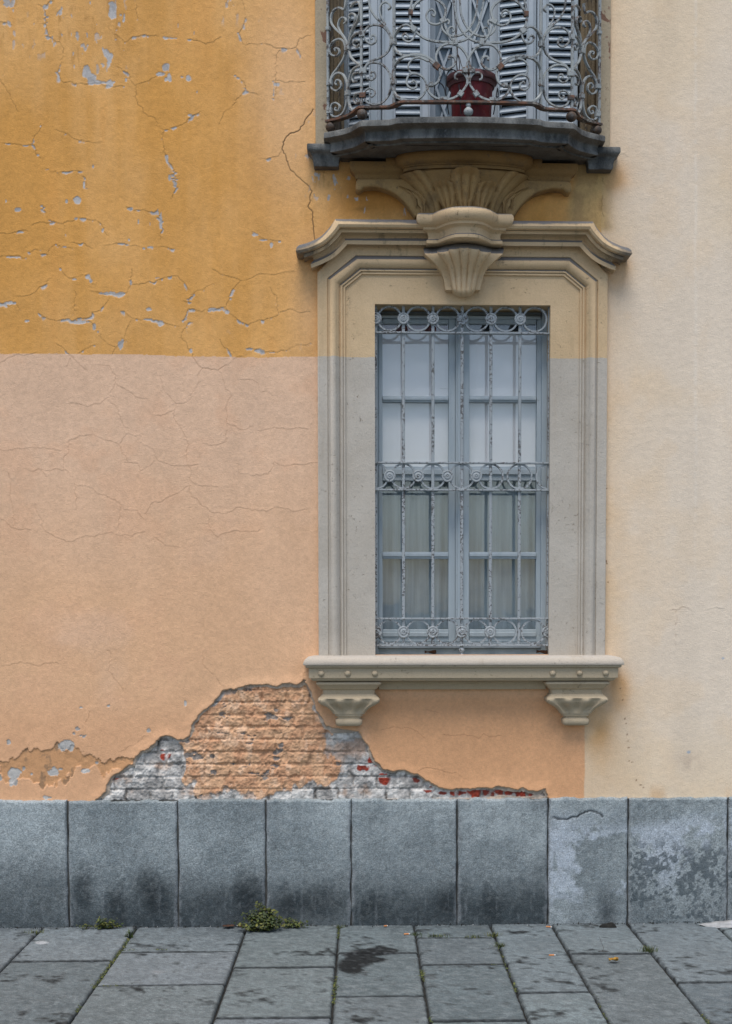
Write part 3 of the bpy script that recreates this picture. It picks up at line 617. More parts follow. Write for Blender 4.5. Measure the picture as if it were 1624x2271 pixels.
    o = grid_mesh('plinth_block', P, None, m_plinth, C, B)
    if 0.85 < x0 < 2.2: o['label'] = 'granite base block with white lime bloom'
fl = MB().box((-7, -0.010, -0.05), (7, 0.05, zt_p - 0.004)); fl.build('plinth_joint', m_pjoint, B)

# ------------------------------------------------------------------ window surround
def zY(Y, p, X=760): return U(X, Y, p).z
def loft_path(mb, base, rows):      # base: 2D path (x,z); rows: (offset to the inside, p)
    R = []
    for d, p in rows:
        q = offs(base, d); R.append([Vector((v.x, -p, v.y)) for v in q])
    mb.loft(R)
ZS = zY(1456.5, 0.05)
sur = MB()
xo = U(705.5, 1000, .03).x; xm = U(727, 1000, .03).x
pA = Vector((xm, ZS)); pB = Vector((xm, zY(617, .035))); pC = Vector((U(789, 565.5, .035).x, zY(565.5, .035)))
left = [pA, pB, pC]
path = left + [Vector((2*XC-v.x, v.y)) for v in reversed(left)]
base = [v.copy() for v in path]
path_r = list(reversed(base))       # right to left so that 'left of travel' points inward
prof = [(0, 0.030), (0.0008, 0.024), (0.0015, 0.024), (0.0125, 0.037), (0.014, 0.040), (0.020, 0.046), (0.030, 0.048), (0.040, 0.044), (0.048, 0.035), (0.054, 0.026), (0.0545, 0.020),
        (0.0555, 0.020), (0.062, 0.027), (0.068, 0.027), (0.0685, 0.018), (0.072, 0.018), (0.073, 0.022), (0.080, 0.022), (0.0805, 0.012), (0.084, 0.012)]
prof = [(d*0.041*446/ (0.084*446) * 2.24, p) for d, p in prof]
# outer plain band
zc0 = zY(541, .05)
outer = [Vector((xo, ZS)), Vector((xo, zY(604, .03))), Vector((U(775, 541, .03).x, zc0 + 0.03))]
outer = outer + [Vector((2*XC-v.x, v.y)) for v in reversed(outer)]
o_r = list(reversed(outer))
rows = [[Vector((v.x, 0.03, v.y)) for v in o_r], [Vector((v.x, -0.026, v.y)) for v in o_r]]
o2 = offs(o_r, 0.004); o2[0].y = ZS; o2[-1].y = ZS
rows.append([Vector((v.x, -0.030, v.y)) for v in o2])
b2 = path_r; rows.append([Vector((v.x, -0.030, v.y)) for v in b2])
for d, p in prof[1:]:
    q = offs(path_r, d); rows.append([Vector((v.x, -p, v.y)) for v in q])
# inner field to the opening and the reveal
ox0 = U(832, 1000, .012).x; ox1 = 2*XC - ox0; oz1 = zY(675.5, .012, 1026)
op = [Vector((ox1, ZS)), Vector((ox1, oz1-0.02)), Vector((ox1-0.02, oz1)), Vector((ox0+0.02, oz1)), Vector((ox0, oz1-0.02)), Vector((ox0, ZS))]
op = [Vector((ox1, ZS)), Vector((ox1, oz1)), Vector((ox1-0.001, oz1)), Vector((ox0+0.001, oz1)), Vector((ox0, oz1)), Vector((ox0, ZS))]
rows.append([Vector((v.x, -0.012, v.y)) for v in op])
rows.append([Vector((v.x, -0.010, v.y)) for v in op])
rows.append([Vector((v.x, 0.24, v.y)) for v in op])
def dens(rows, k=10):               # more points on long straight runs keep the loft even
    return rows
sur.loft(rows)
surround = sur.build('window_surround', m_trim, B, 35)

# cornice over the window
cp = [(654.5, 543), (664, 541.5), (681, 537), (700, 529), (713, 521), (726, 508), (735.5, 496), (743, 484)]
cw = [Vector((U(a, b, .12).x, U(a, b, .12).z)) for a, b in cp]
cw = [Vector((v.x, v.y)) for v in [Vector((q.x, q.y, 0)) for q in crom([(v.x, v.y, 0) for v in cw], 4)]]
ztop = cw[-1].y; zref = ztop
half = cw + [Vector((XC - 0.30, ztop)), Vector((XC - 0.1, ztop))]
full = half + [Vector((2*XC-v.x, v.y)) for v in reversed(half)]
fr_ = list(full); fr_.reverse()
cprof = [(484, .0), (484, .100), (486, .116), (490, .130), (497, .136), (503, .129), (506.5, .112), (507.3, .100), (508.3, .102), (514.9, .102), (515.5, .076), (519, .060), (524, .054), (527.6, .056), (533, .074), (541.7, .074), (542, .026)]
crow = []
cl_ = cw[:-1] if False else cw            # curved run, end first
def cornice_row(d, e=0.0):           # curved run and straight run offset separately and mitred where they meet
    Q = []
    for i in range(len(cl_)):
        t = (cl_[min(i+1, len(cl_)-1)] - cl_[max(i-1, 0)]).normalized(); Q.append(cl_[i] + Vector((t.y, -t.x))*d)
    zl = ztop - d; K = [Q[0]]
    for a, b in zip(Q[:-1], Q[1:]):
        if b.y >= zl:
            f = (zl-a.y)/(b.y-a.y) if b.y > a.y else 1.0; K.append(a + (b-a)*f); break
        K.append(b)
    else: K.append(Vector((Q[-1].x + 0.2*d, zl)))
    L = [0]
    for a, b in zip(K[:-1], K[1:]): L.append(L[-1] + (b-a).length)
    m = len(cl_); S = np.linspace(e, L[-1], m); kx = np.interp(S, L, [k.x for k in K]); ky = np.interp(S, L, [k.y for k in K])
    h = [Vector((float(a), float(b))) for a, b in zip(kx, ky)] + [Vector((XC - 0.30, zl)), Vector((XC - 0.1, zl))]
    return list(reversed(h + [Vector((2*XC-v.x, v.y)) for v in reversed(h)]))
H0 = None
for Y, p in cprof:
    z = zY(Y, p, 770); d = ztop - z
    q = cornice_row(max(d, 0.0), (0.136 - p) if p > 0.001 else 0.0)
    # mitred return at the ends
    crow.append([Vector((v.x, -p, v.y)) for v in q])
for r in crow:                      # return the ends into the wall
    r.insert(0, Vector((r[0].x, 0.03, r[0].z))); r.append(Vector((r[-1].x, 0.03, r[-1].z)))
cor = MB(); cor.loft(crow[1:]); cor.loft(crow[:2])
cor.build('cornice', m_trim, surround, 35)

# base moulding of the balcony console
fz4 = lambda l: [(887.1 + 0.1707*a, 460.2 + 0.1707*b) for a, b in l]
zf = zY(508.8, .135, 950)
pl = [G(a, b, zf) for a, b in fz4([(305,285),(400,285),(468,284),(530,258),(600,231),(660,215),(720,205),(780,201),(835,199.5)])]
pts = [Vector((v.x, v.y)) for v in pl]
off0 = 0.034
fp = mir2([Vector((pts[0].x, 0.03))] + pts)
op_ = offs(fp, -off0)
bp = [(484+0, 476, .035)]
mould = MB()
zz = lambda Y: zf + (508.8 - Y)*PX*0.982
mprof = [(0.03, zz(474)), (0.010, zz(476.5)), (0.002, zz(482)), (0, zz(488)), (0.004, zz(495)), (0.014, zz(500)), (0.028, zz(502.5)), (0.0335, zz(503.2)), (0.034, zz(503.7)), (0.034, zz(508.8)), (0.044, zz(509.5)),
         (0.056, zz(514)), (0.060, zz(521)), (0.057, zz(527)), (0.052, zz(529)), (0.050, zz(530)), (0.050, zz(536)), (0.054, zz(537.5))]
sweep_plan(mould, op_, mprof)
console = mould.build('balcony_console', m_trim, B, 35)
# keystone shell
ks = MB()
nu, nv = 91, 34
def tab(t, T): return float(np.interp(t, [a for a, _ in T], [b for _, b in T]))
xk = lambda px: 887.1 + 0.1707*px
Lx = [(0, 318), (.10, 305), (.2, 325), (.32, 405), (.45, 480), (.6, 535), (.75, 568), (1, 594)]
Rx = [(0, 1335), (.10, 1352), (.2, 1335), (.32, 1250), (.45, 1165), (.6, 1112), (.75, 1078), (1, 1040)]
Gl = [(0, 485), (.15, 490), (.3, 545), (.5, 620), (.7, 652), (1, 682)]
Gr = [(0, 1175), (.15, 1178), (.3, 1130), (.5, 1055), (.7, 1015), (1, 980)]
rows = []
for j in range(nv + 1):
    v = j / nv; a, b, g0, g1 = tab(v, Lx), tab(v, Rx), tab(v, Gl), tab(v, Gr)
    rw = []
    for i in range(nu):
        u = i/(nu-1); px = a + (b-a)*u
        inn = g0 < px < g1; c = (px-(g0+g1)/2)/((g1-g0)/2)
        top = 490 - (95*math.cos(min(abs((px-835)/330), 1)*math.pi/2)**1.0 if abs(px-835) < 330 else 0)
        bot = 1070 + (65*math.sqrt(max(0, 1-c*c)) if inn else 0)
        py = top + (bot-top)*v
        bulge = 0.055*math.sin(min(v/0.22, 1)*math.pi/2)*(1-0.62*sstep(0.2, 0.75, np.float64(v)))
        p = 0.036 + bulge*1.25 + 0.05*math.cos(min(abs((px-835)/420), 1)*math.pi/2)*(1-sstep(0.05, 0.7, np.float64(v)))
        if inn:
            lob = abs(math.cos(c*math.pi*2.5))**0.6
            p += 0.016*(1-c*c)*0.9 + 0.021*lob*(1-0.6*v)*float(sstep(0.06, 0.2, np.float64(v))) + 0.010
            if v > 0.93: p -= 0.02*((v-0.93)/0.07)**2
        else: p += -0.004
        if v < 0.17: p -= 0.040*(1-v/0.17)
        rw.append(U(xk(px), 460.2+0.1707*py, p))
    rows.append(rw)
def skirt(rows):
    back = lambda r: [Vector((v.x, 0.0, v.z)) for v in r]
    rr_ = [[Vector((r[0].x, 0.0, r[0].z))] + r + [Vector((r[-1].x, 0.0, r[-1].z))] for r in rows]
    return [back(rr_[0])] + rr_ + [back(rr_[-1])]
ks.loft(skirt(rows)); ks.build('shell_keystone', m_trim, surround, 50)

# fan of the console
fz1 = lambda a, b: (748.5 + 0.18777*a, 310.5 + 0.18777*b)
def plate(outline, p, mat, name, parent, bev=0.012, back=0.02):
    objs = []
    V = [U(a, b, p) for a, b in outline]
    bm = bmesh.new(); vs = [bm.verts.new(v) for v in V]; f = bm.faces.new(vs)
    r = bmesh.ops.extrude_face_region(bm, geom=[f]); ev = [g for g in r['geom'] if isinstance(g, bmesh.types.BMVert)]
    for v in ev: v.co.y = back
    bm.normal_update()
    ed = [e for e in f.edges] if f.is_valid else [e for e in bm.edges if all(abs(v.co.y + p) < 1e-5 for v in e.verts)]
    bmesh.ops.bevel(bm, geom=ed, offset=bev, segments=3, affect='EDGES', profile=0.5)
    return bm
arm = [(915, 905), (880, 850), (830, 775), (770, 705), (700, 645), (630, 605), (560, 578), (490, 556), (430, 548), (360, 552), (310, 560), (285, 585), (250, 596), (222, 580), (214, 540), (222, 480), (240, 455), (700, 450), (1000, 450), (1100, 600), (1180, 800), (1190, 905)]
bm = plate([fz1(a, b) for a, b in crom([(x, y, 0) for x, y in arm], 2) for a, b in [(a, b)]] if False else [fz1(v.x, v.y) for v in crom([(x, y, 0) for x, y in arm[:16]], 3)] + [fz1(a, b) for a, b in arm[16:]], 0.075, None, '', None)
arms = MB().bm(bm); n_ = len(arms.V)
# carved leaves lying on the arms
def leafrelief(mb, a, b, wd, p, h, bend):
    n = 14; rows = []
    for i in range(n+1):
        t = i/n; cx = a[0]+(b[0]-a[0])*t - bend*math.sin(t*math.pi)*(b[1]-a[1])/100; cy = a[1]+(b[1]-a[1])*t + bend*math.sin(t*math.pi)*(b[0]-a[0])/100
        ww = wd*math.sin(min(t*1.15, 1)*math.pi*0.92 + 0.12)**0.6*(1 + 0.28*math.sin(t*22)); dx, dy = b[0]-a[0], b[1]-a[1]; L = math.hypot(dx, dy); nx_, ny_ = -dy/L, dx/L
        rows.append([U(*fz1(cx+nx_*ww*s, cy+ny_*ww*s), p + h*(1-s*s)**0.7*(0.75+0.25*math.cos(s*9)) - (0.0 if abs(s) < .99 else .012)) for s in np.linspace(-1, 1, 9)])
    mb.loft(rows)
leafrelief(arms, (1010, 890), (790, 560), 60, 0.075, 0.022, 22)
leafrelief(arms, (930, 800), (730, 540), 28, 0.075, 0.016, 20)
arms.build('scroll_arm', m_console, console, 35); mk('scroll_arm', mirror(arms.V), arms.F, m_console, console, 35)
fan = MB(); rows = []
vt = [(0, 480, 76, .140), (.12, 472, 78, .146), (.3, 457, 83, .155), (.5, 441, 93, .168), (.7, 424, 108, .186), (.85, 409, 124, .204), (1, 396, 142, .222)]
nu = 121; nv = 36
for j in range(nv+1):
    v = j/nv; Y, a, pc = [float(np.interp(v, [t[0] for t in vt], [t[k] for t in vt])) for k in (1, 2, 3)]
    z = zY(Y, .05, 960); A = a*PX; rw = []
    for i in range(nu):
        th = math.pi*(1 - i/(nu-1)); c, s = math.cos(th), math.sin(th); u = c
        au = abs(u); rel = 0
        if au > 0.80: rel += 0.014*math.sin((au-0.80)/0.20*math.pi)
        elif au > 0.66: rel += 0.018*math.sin((au-0.66)/0.14*math.pi)**0.6
        else:
            best = 0
            for uc, hw, vend, hh in ((0, .22, 0.95, .042), (-.42, .19, 0.70, .038), (.42, .19, 0.70, .038), (-.21, .08, .45, .02), (.21, .08, .45, .02)):
                wv = hw*(0.55 + 0.75*math.sin(min(v/vend, 1)*math.pi*0.8)); q = (u-uc)/wv
                if abs(q) < 1 and v < vend:
                    hgt = hh*(1-q*q)**0.6*(0.5 + 0.5*abs(math.cos(q*5.5))) + hh*0.9*math.exp(-((v-vend)/0.07)**2)*(1-q*q)
                    best = max(best, hgt)
            rel += best - (0.014 if best == 0 else 0)
        rw.append(Vector((XC + (A+rel*0.7)*c, -(0.0 + (pc+rel)*s**0.75) + 0.005, z)))
    rows.append(rw)
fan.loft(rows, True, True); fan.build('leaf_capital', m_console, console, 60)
# abacus: bowed ovolo carried by the fan, and the straight cap to each side
ab = MB()
zA = zY(384.7, .02, 912); a_, b_ = 0.334, 0.215
half = [Vector((XC - a_ - 0.045, 0.03)), Vector((XC - a_ - 0.045, -0.085)), Vector((XC - a_, -0.085))] + [Vector((XC - a_*math.cos(t), -0.085 - (b_-0.085)*math.sin(t)**0.9)) for t in np.linspace(0.12, math.pi/2, 16)]
pth = mir2(half[:-1] + [half[-1]])
ztopA = zY(330.5, b_, 1040)
ztopA = zA + 0.062
sweep_plan(ab, pth, [(0.006, ztopA), (0, ztopA-0.012), (0.001, ztopA-0.026), (0.008, ztopA-0.042), (0.020, ztopA-0.053), (0.032, ztopA-0.058), (0.034, ztopA-0.062), (0.040, ztopA-0.064), (0.040, ztopA-0.078), (0.050, ztopA-0.080), (0.060, ztopA-0.094)])
x0 = U(776, 370, .06).x
pth = mir2([Vector((x0, 0.03)), Vector((x0, -0.078)), Vector((XC-0.3, -0.078))])
zq = zY(359, .07, 820)
sweep_plan(ab, pth, [(0, zq), (0.001, zq-0.03), (0.010, zq-0.045), (0.022, zq-0.052), (0.026, zq-0.060), (0.030, zq-0.075)])
ab.build('abacus', m_console, console, 35)

# ------------------------------------------------------------------ balcony slab
zsl = zY(256.5, .385, 1040)
cv = lambda l: [Vector((v.x, v.y)) for v in [G(a, b, zsl) for a, b in l]]
side = crom([(v.x, v.y, 0) for v in cv([(718.2,292.2),(733,289.8),(747,287),(760,284.2),(771,281),(781,276.8),(790,271.2),(797,266.6)])], 2)
side = [Vector((v.x, v.y)) for v in side]
front = cv([(802,265.2),(830,264.4),(858,263.6),(865,263),(871,261.6),(877,259.6),(885,258.6)])
half = [Vector((side[0].x, 0.03))] + side + front
xq = half[-1]
for t in (0.35, 0.7, 1.0):
    half.append(Vector((xq.x + (XC-xq.x)*t, xq.y - 0.022*math.sin(t*math.pi/2))))
slab_path = mir2(half)
bs = MB()
sweep_plan(bs, slab_path, [(0.010, zsl), (0.003, zsl-0.003), (0, zsl-0.010), (0, zsl-0.030), (0.006, zsl-0.034), (0.020, zsl-0.037), (0.034, zsl-0.044), (0.041, zsl-0.054), (0.041, zsl-0.068), (0.036, zsl-0.080), (0.036, zsl-0.088), (0.040, zsl-0.091), (0.075, zsl-0.091), (0.080, zsl-0.098), (0.10, zsl-0.100)])
slab = bs.build('balcony_slab', m_dark, B, 40)
zw = zY(317, .10, 700)
xw0 = U(681, 330, .10).x; xw1 = U(765, 330, .10).x
for mrr in (False, True):
    pw = [Vector((xw0, 0.03)), Vector((xw0, -0.10)), Vector((xw1, -0.10)), Vector((xw1, 0.03))]
    if mrr: pw = [Vector((2*XC-v.x, v.y)) for v in reversed(pw)]
    wg = MB(); sweep_plan(wg, pw, [(0.008, zw), (0.002, zw-0.003), (0, zw-0.009), (0, zw-0.026), (0.004, zw-0.032), (0.014, zw-0.040), (0.024, zw-0.055), (0.030, zw-0.075), (0.030, zw-0.092), (0.034, zw-0.100)])
    wg.build('slab_wing', m_dark, slab, 40)

# ------------------------------------------------------------------ balcony railing
zr = zY(223.5, .365, 1040)
rl = [G(a, b, zr) for a, b in [(724,268),(733,266.5),(742,264.6),(752,262.2),(763,259),(773,255.4),(782.6,250.6),(790,245),(796,239.5),(800,237.0),(806,236.6),(830,236.4),(862,236.0),(869,234.4),(877,231.2),(885,227),(893,224.8),(905,224.4)]]
rp = [Vector((v.x, v.y)) for v in rl]; xq = rp[-1]
for t in (0.5, 1.0): rp.append(Vector((xq.x + (XC-xq.x)*t, xq.y - 0.008*math.sin(t*math.pi/2))))
plan = mir2(rp)
pxs = [v.x for v in rp]; pys = [-v.y for v in rp]
def onpanel(X, Y):            # photo measure onto the bowed railing face (left half)
    p = 0.33
    for _ in range(14):
        q = U(X, Y, p); p = 0.5*p + 0.5*float(np.interp(q.x, pxs, pys))
    q = U(X, Y, p); e = 0.006
    sl = (np.interp(q.x+e, pxs, pys) - np.interp(q.x-e, pxs, pys))/(2*e)
    return q, Vector((-sl, -1, 0)).normalized()
railing = empty('balcony_railing', '', ''); del railing['label']; del railing['category']; railing.parent = B
def bothsides(name, builder, mat, sm=40):
    mb = MB(); builder(mb); mk(name, mb.V, mb.F, mat, railing, sm); mk(name, mirror(mb.V), mb.F, mat, railing, sm)
zA_ = lambda l: [(693.06 + 0.13998*a, 0.13998*b) for a, b in l]
zB_ = lambda l: [(864.94 + 0.15022*a, 0.15022*b) for a, b in l]
rows = []
for q in range(2): pass
br = MB()
a_ = offs(plan, 0.016); b_ = offs(plan, -0.016)
br.loft([[Vector((p.x, p.y, zr)) for p in b_], [Vector((p.x, p.y, zr-0.010)) for p in b_], [Vector((p.x, p.y, zr-0.010)) for p in a_], [Vector((p.x, p.y, zr)) for p in a_]], False, False, False)
br.add([Vector((p.x, p.y, zr)) for p in b_] + [Vector((p.x, p.y, zr)) for p in a_], [(i, i+1, len(plan)+i+1, len(plan)+i) for i in range(len(plan)-1)])
br.build('bottom_rail', m_rust, railing, 30)
tr_ = MB(); zt_r = zr + 0.86
tr_.loft([[Vector((p.x, p.y, zt_r)) for p in b_], [Vector((p.x, p.y, zt_r-0.014)) for p in b_], [Vector((p.x, p.y, zt_r-0.014)) for p in a_], [Vector((p.x, p.y, zt_r)) for p in a_]])
tr_.add([Vector((p.x, p.y, zt_r)) for p in b_] + [Vector((p.x, p.y, zt_r)) for p in a_], [(i, i+1, len(plan)+i+1, len(plan)+i) for i in range(len(plan)-1)])
tr_.build('top_rail', m_rail, railing, 30)
for X in (727.8, 802.0, 874.2):
    q, N = onpanel(X, 180)
    def post(mb):
        a = Vector((q.x, q.y, zr)); b = Vector((q.x, q.y, zt_r)); mb.bar([a, (a+b)/2, b], 0.0125, 0.012, [N]*3)
    bothsides('post', post, m_rail)
SC = [ # (zoom frame, points, width, depth, smooth segs)
 ('A', [(535,0),(525,90),(500,150),(440,125),(370,140),(315,205),(295,290),(310,380),(380,470),(470,550),(530,640),(550,710)], .0090),
 ('A', [(500,375),(535,345),(520,290),(470,280),(425,330),(410,420),(450,510),(500,580),(535,680)], .0070),
 ('A', [(595,300),(592,240),(640,212),(685,260),(665,400),(610,520),(580,690)], .0070),
 ('A', [(610,115),(650,55),(715,30),(755,95),(730,290),(650,450),(600,600),(580,700)], .0080),
 ('A', [(520,725),(500,660),(440,620),(360,640),(295,705),(268,790),(300,865),(380,885),(432,830),(405,765),(355,775),(372,808)], .0085),
 ('A', [(590,720),(620,610),(680,540),(760,515)], .0075), ('A', [(750,700),(700,745),(655,700),(680,640),(718,655)], .0070),
 ('A', [(540,790),(495,930),(405,1075),(320,1185),(285,1290)], .0090), ('A', [(575,790),(615,910),(690,985),(770,1040)], .0085),
 ('A', [(290,1290),(340,1195),(410,1155),(485,1180),(530,1255),(552,1350),(558,1480)], .0090),
 ('A', [(290,1350),(320,1415),(390,1435),(455,1375),(440,1285),(390,1268),(365,1320),(392,1345)], .0075),
 ('A', [(565,1480),(580,1310),(620,1145),(690,1062),(770,1040)], .0085), ('A', [(740,1150),(665,1165),(638,1240),(660,1300),(700,1280)], .0065),
 ('A', [(552,1490),(542,1650),(500,1775),(430,1838),(350,1850),(295,1810),(275,1755)], .0085), ('A', [(570,1490),(582,1640),(620,1730),(670,1770)], .0085),
 ('A', [(290,1740),(310,1655),(375,1630),(435,1680),(412,1750),(362,1740),(378,1700)], .0075), ('A', [(760,1480),(695,1490),(662,1570),(690,1640),(735,1612),(712,1562)], .0070),
 ('A', [(880,-120),(893,0),(920,140),(1000,268),(1105,368),(1190,462),(1245,575),(1268,660)], .0095),
 ('A', [(1192,152),(1237,120),(1212,62),(1145,36),(1082,88),(1066,180),(1098,285),(1160,390)], .0080),
 ('A', [(1255,650),(1215,545),(1140,442),(1035,396),(925,405),(850,460),(818,545),(832,615),(880,675),(945,700),(1005,655),(992,572),(942,562),(926,605),(952,622)], .0090),
 ('A', [(1258,690),(1235,745),(1185,835),(1090,908),(965,958),(875,1010),(815,1110)], .0095),
 ('A', [(1285,690),(1300,745),(1340,815),(1405,865),(1500,880),(1610,866)], .0095),
 ('A', [(815,1110),(870,1025),(955,992),(1075,1008),(1180,1090),(1235,1190),(1258,1290)], .0095),
 ('A', [(815,1130),(835,1195),(875,1250),(940,1265),(998,1220),(988,1155),(938,1143),(925,1185),(950,1200)], .0080),
 ('A', [(1262,1300),(1240,1410),(1195,1530),(1110,1620),(1010,1655),(920,1648),(855,1610),(815,1530)], .0090),
 ('A', [(815,1510),(835,1445),(900,1398),(970,1420),(990,1480),(945,1530),(905,1500),(930,1468)], .0080),
 ('A', [(1278,1300),(1290,1430),(1345,1535),(1440,1600)], .0090),
 ('B', [(300,812),(400,805),(520,832),(620,890),(700,965)], .0105),
 ('B', [(40,1200),(50,1060),(90,940),(170,860),(280,822),(400,825),(510,858),(610,915),(690,985)], .0105),
 ('B', [(560,905),(450,856),(350,866),(285,935),(272,1010),(310,1072),(375,1078)], .0075),
 ('B', [(325,1222),(345,1190),(392,1225),(388,1290),(325,1308),(262,1265),(248,1190),(285,1112),(370,1085),(460,1120),(522,1195),(536,1290),(505,1385),(430,1455),(340,1485),(250,1480),(140,1440),(65,1360),(30,1250)], .0090),
 ('B', [(705,970),(738,1050),(742,1130),(705,1215),(625,1262)], .0100),
 ('B', [(625,1235),(570,1262),(560,1320),(600,1390),(680,1448),(790,1472),(900,1462),(1000,1415),(1085,1330),(1150,1225),(1185,1110),(1198,1040)], .0105),
 ('B', [(1085,1335),(1130,1260),(1135,1165),(1080,1085),(1010,1066),(962,1110),(968,1160),(1002,1172)], .0085),
 ('B', [(1196,1040),(1180,950),(1140,830),(1070,725),(980,665),(885,645),(790,665),(718,735),(684,820),(690,900),(740,980),(830,1024),(915,992),(968,925),(955,855),(905,826),(866,848),(880,880)], .0105),
 ('B', [(345,-90),(328,0),(302,130),(296,230),(318,360),(390,475),(510,565),(650,608),(800,620),(930,622),(1060,606),(1180,545),(1285,420),(1335,260),(1372,90),(1390,-30)], .0100),
 ('B', [(350,410),(370,480),(345,570),(285,618),(218,595),(188,535),(228,498),(272,540),(252,565)], .0085),
 ('B', [(335,420),(290,385),(240,366),(165,398),(95,485),(55,600),(45,660)], .0085),
 ('B', [(320,190),(345,115),(400,40),(490,-20),(590,-40),(700,0),(785,70),(826,160),(808,250),(780,320)], .0115),
 ('B', [(790,310),(750,340),(680,362),(592,340),(540,255),(556,175),(618,138),(670,185),(655,238),(620,212)], .0085),
 ('B', [(800,320),(850,292),(876,322),(860,362)], .0085),
 ('B', [(780,320),(768,410),(825,490),(915,532),(1030,520),(1140,455),(1225,335),(1275,190),(1290,0),(1285,-90)], .0095),
 ('B', [(795,330),(850,480),(905,575),(965,610)], .0095), ('B', [(862,480),(876,415),(925,402),(952,445),(930,480)], .0070)]
for fr0, P, wd in SC:
    P = zA_(P) if fr0 == 'A' else zB_(P)
    S = crom([(a, b, 0) for a, b in P], 5)
    Q = [onpanel(v.x, v.y) for v in S]
    jy = random.uniform(-0.001, 0.001)
    def sc(mb): mb.bar([q + n*(jy) for q, n in Q], wd, 0.013, [n for _, n in Q])
    bothsides('scroll', sc, m_rail, 50)
COL = [('A',560,755,105,85,0),('A',275,1315,95,80,0),('A',560,1475,75,75,0),('A',275,1760,90,85,0),('A',250,455,60,60,0),('A',785,545,85,85,0),('A',1280,672,112,80,0),('A',800,1128,108,80,0),('A',1283,1300,92,80,0),('A',795,1512,98,75,0),
       ('B',350,430,80,75,-35),('B',965,618,62,92,8),('B',1210,1040,86,78,0),('B',690,975,95,75,-40),('B',612,1246,62,60,0),('B',1045,1385,75,75,-35),('B',305,185,65,75,0),('B',785,308,85,70,30),('B',800,1458,90,45,0)]
for fr0, a, b, wd, hh, rot in COL:
    (X, Y), = (zA_ if fr0 == 'A' else zB_)([(a, b)]); k = (0.13998 if fr0 == 'A' else 0.15022)*PX
    q, N = onpanel(X, Y); T = Vector((0, 0, 1)).cross(N).normalized(); ra = math.radians(rot)
    e1 = T*math.cos(ra) + Vector((0, 0, 1))*math.sin(ra); e2 = N.cross(e1).normalized()
    def co(mb):
        w2, h2, d2 = wd*k/2, hh*k/2, 0.011
        ring = lambda s, dd: [q + e1*(sx*w2*s) + e2*(sy*h2*s) + N*dd for sx, sy in ((-1,-1),(1,-1),(1,1),(-1,1))]
        mb.loft([ring(0.86, -d2), ring(1, -d2*0.7), ring(1, d2*0.7), ring(0.86, d2)], True, True, True)
    bothsides('collar', co, m_rail if (a, b) not in ((690,975),(795,1512),(305,185)) else m_rust, False)
for X, Y, r in ((733.5, 277.5, 0.0245), (803.5, 250.0, 0.0255)):
    q, N = onpanel(X, Y)
    def ball(mb): mb.lathe((q.x, q.y, zr - 0.009 - r), [(r*math.sin(t), r*math.cos(t)*0.95) for t in np.linspace(0.03, math.pi-0.03, 13)], 20)
    bothsides('ball_foot', ball, m_ball, True)
mb = MB(); yb = -pys[-1]; r = 0.0225
mb.lathe((XC, yb, zr - 0.040), [(0.004, .030), (.012, .028), (.013, .018), (.009, .014)] + [(r*math.sin(t), r*math.cos(t)*0.9 - .008) for t in np.linspace(0.5, math.pi-0.03, 10)], 20)
mb.build('ball_foot', m_rail, railing, True)

# ------------------------------------------------------------------ balcony door, surround and shutters
zd0 = zsl - 0.06
ds = MB(); xj0 = U(699.5, 150, .015).x; xj1 = U(727.5, 150, .015).x
zq0 = zY(330, .015, 700)
for mrr in (0, 1):
    m_ = (lambda x: 2*XC-x) if mrr else (lambda x: x)
    ds.box((m_(xj0), -0.018, zq0), (m_(xj1), 0.035, DOOR_TOP+0.15), 0.003)
ds.box((xj1+0.0005, -0.018, DOOR_TOP), (2*XC-xj1-0.0005, 0.035, DOOR_TOP+0.15), 0.003)
ds.build('door_surround', m_jamb, B)
xk0 = xj1 - 0.004; xk1 = U(763, 150, -.05).x
for mrr in (0, 1):
    m_ = (lambda x: 2*XC-x) if mrr else (lambda x: x)
    dj = MB(); dj.box((m_(xk0), 0.030, zd0), (m_(xk1), 0.30, DOOR_TOP+0.1), 0.004)
    dj.box((m_(xk0+0.012), 0.018, zd0), (m_(xk0+0.030), 0.032, DOOR_TOP+0.1), 0.006)
    dj.box((m_(xk0+0.050), 0.016, zd0), (m_(xk0+0.062), 0.032, DOOR_TOP+0.1), 0.005)
    dj.build('door_jamb', m_reveal, B)
MB().box((xj0, 0.03, DOOR_TOP+0.02), (2*XC-xj0, 0.3, DOOR_TOP+0.12)).box((xj0, 0.31, zd0), (2*XC-xj0, 0.34, DOOR_TOP+0.1)).build('door_back', m_darkroom, B)
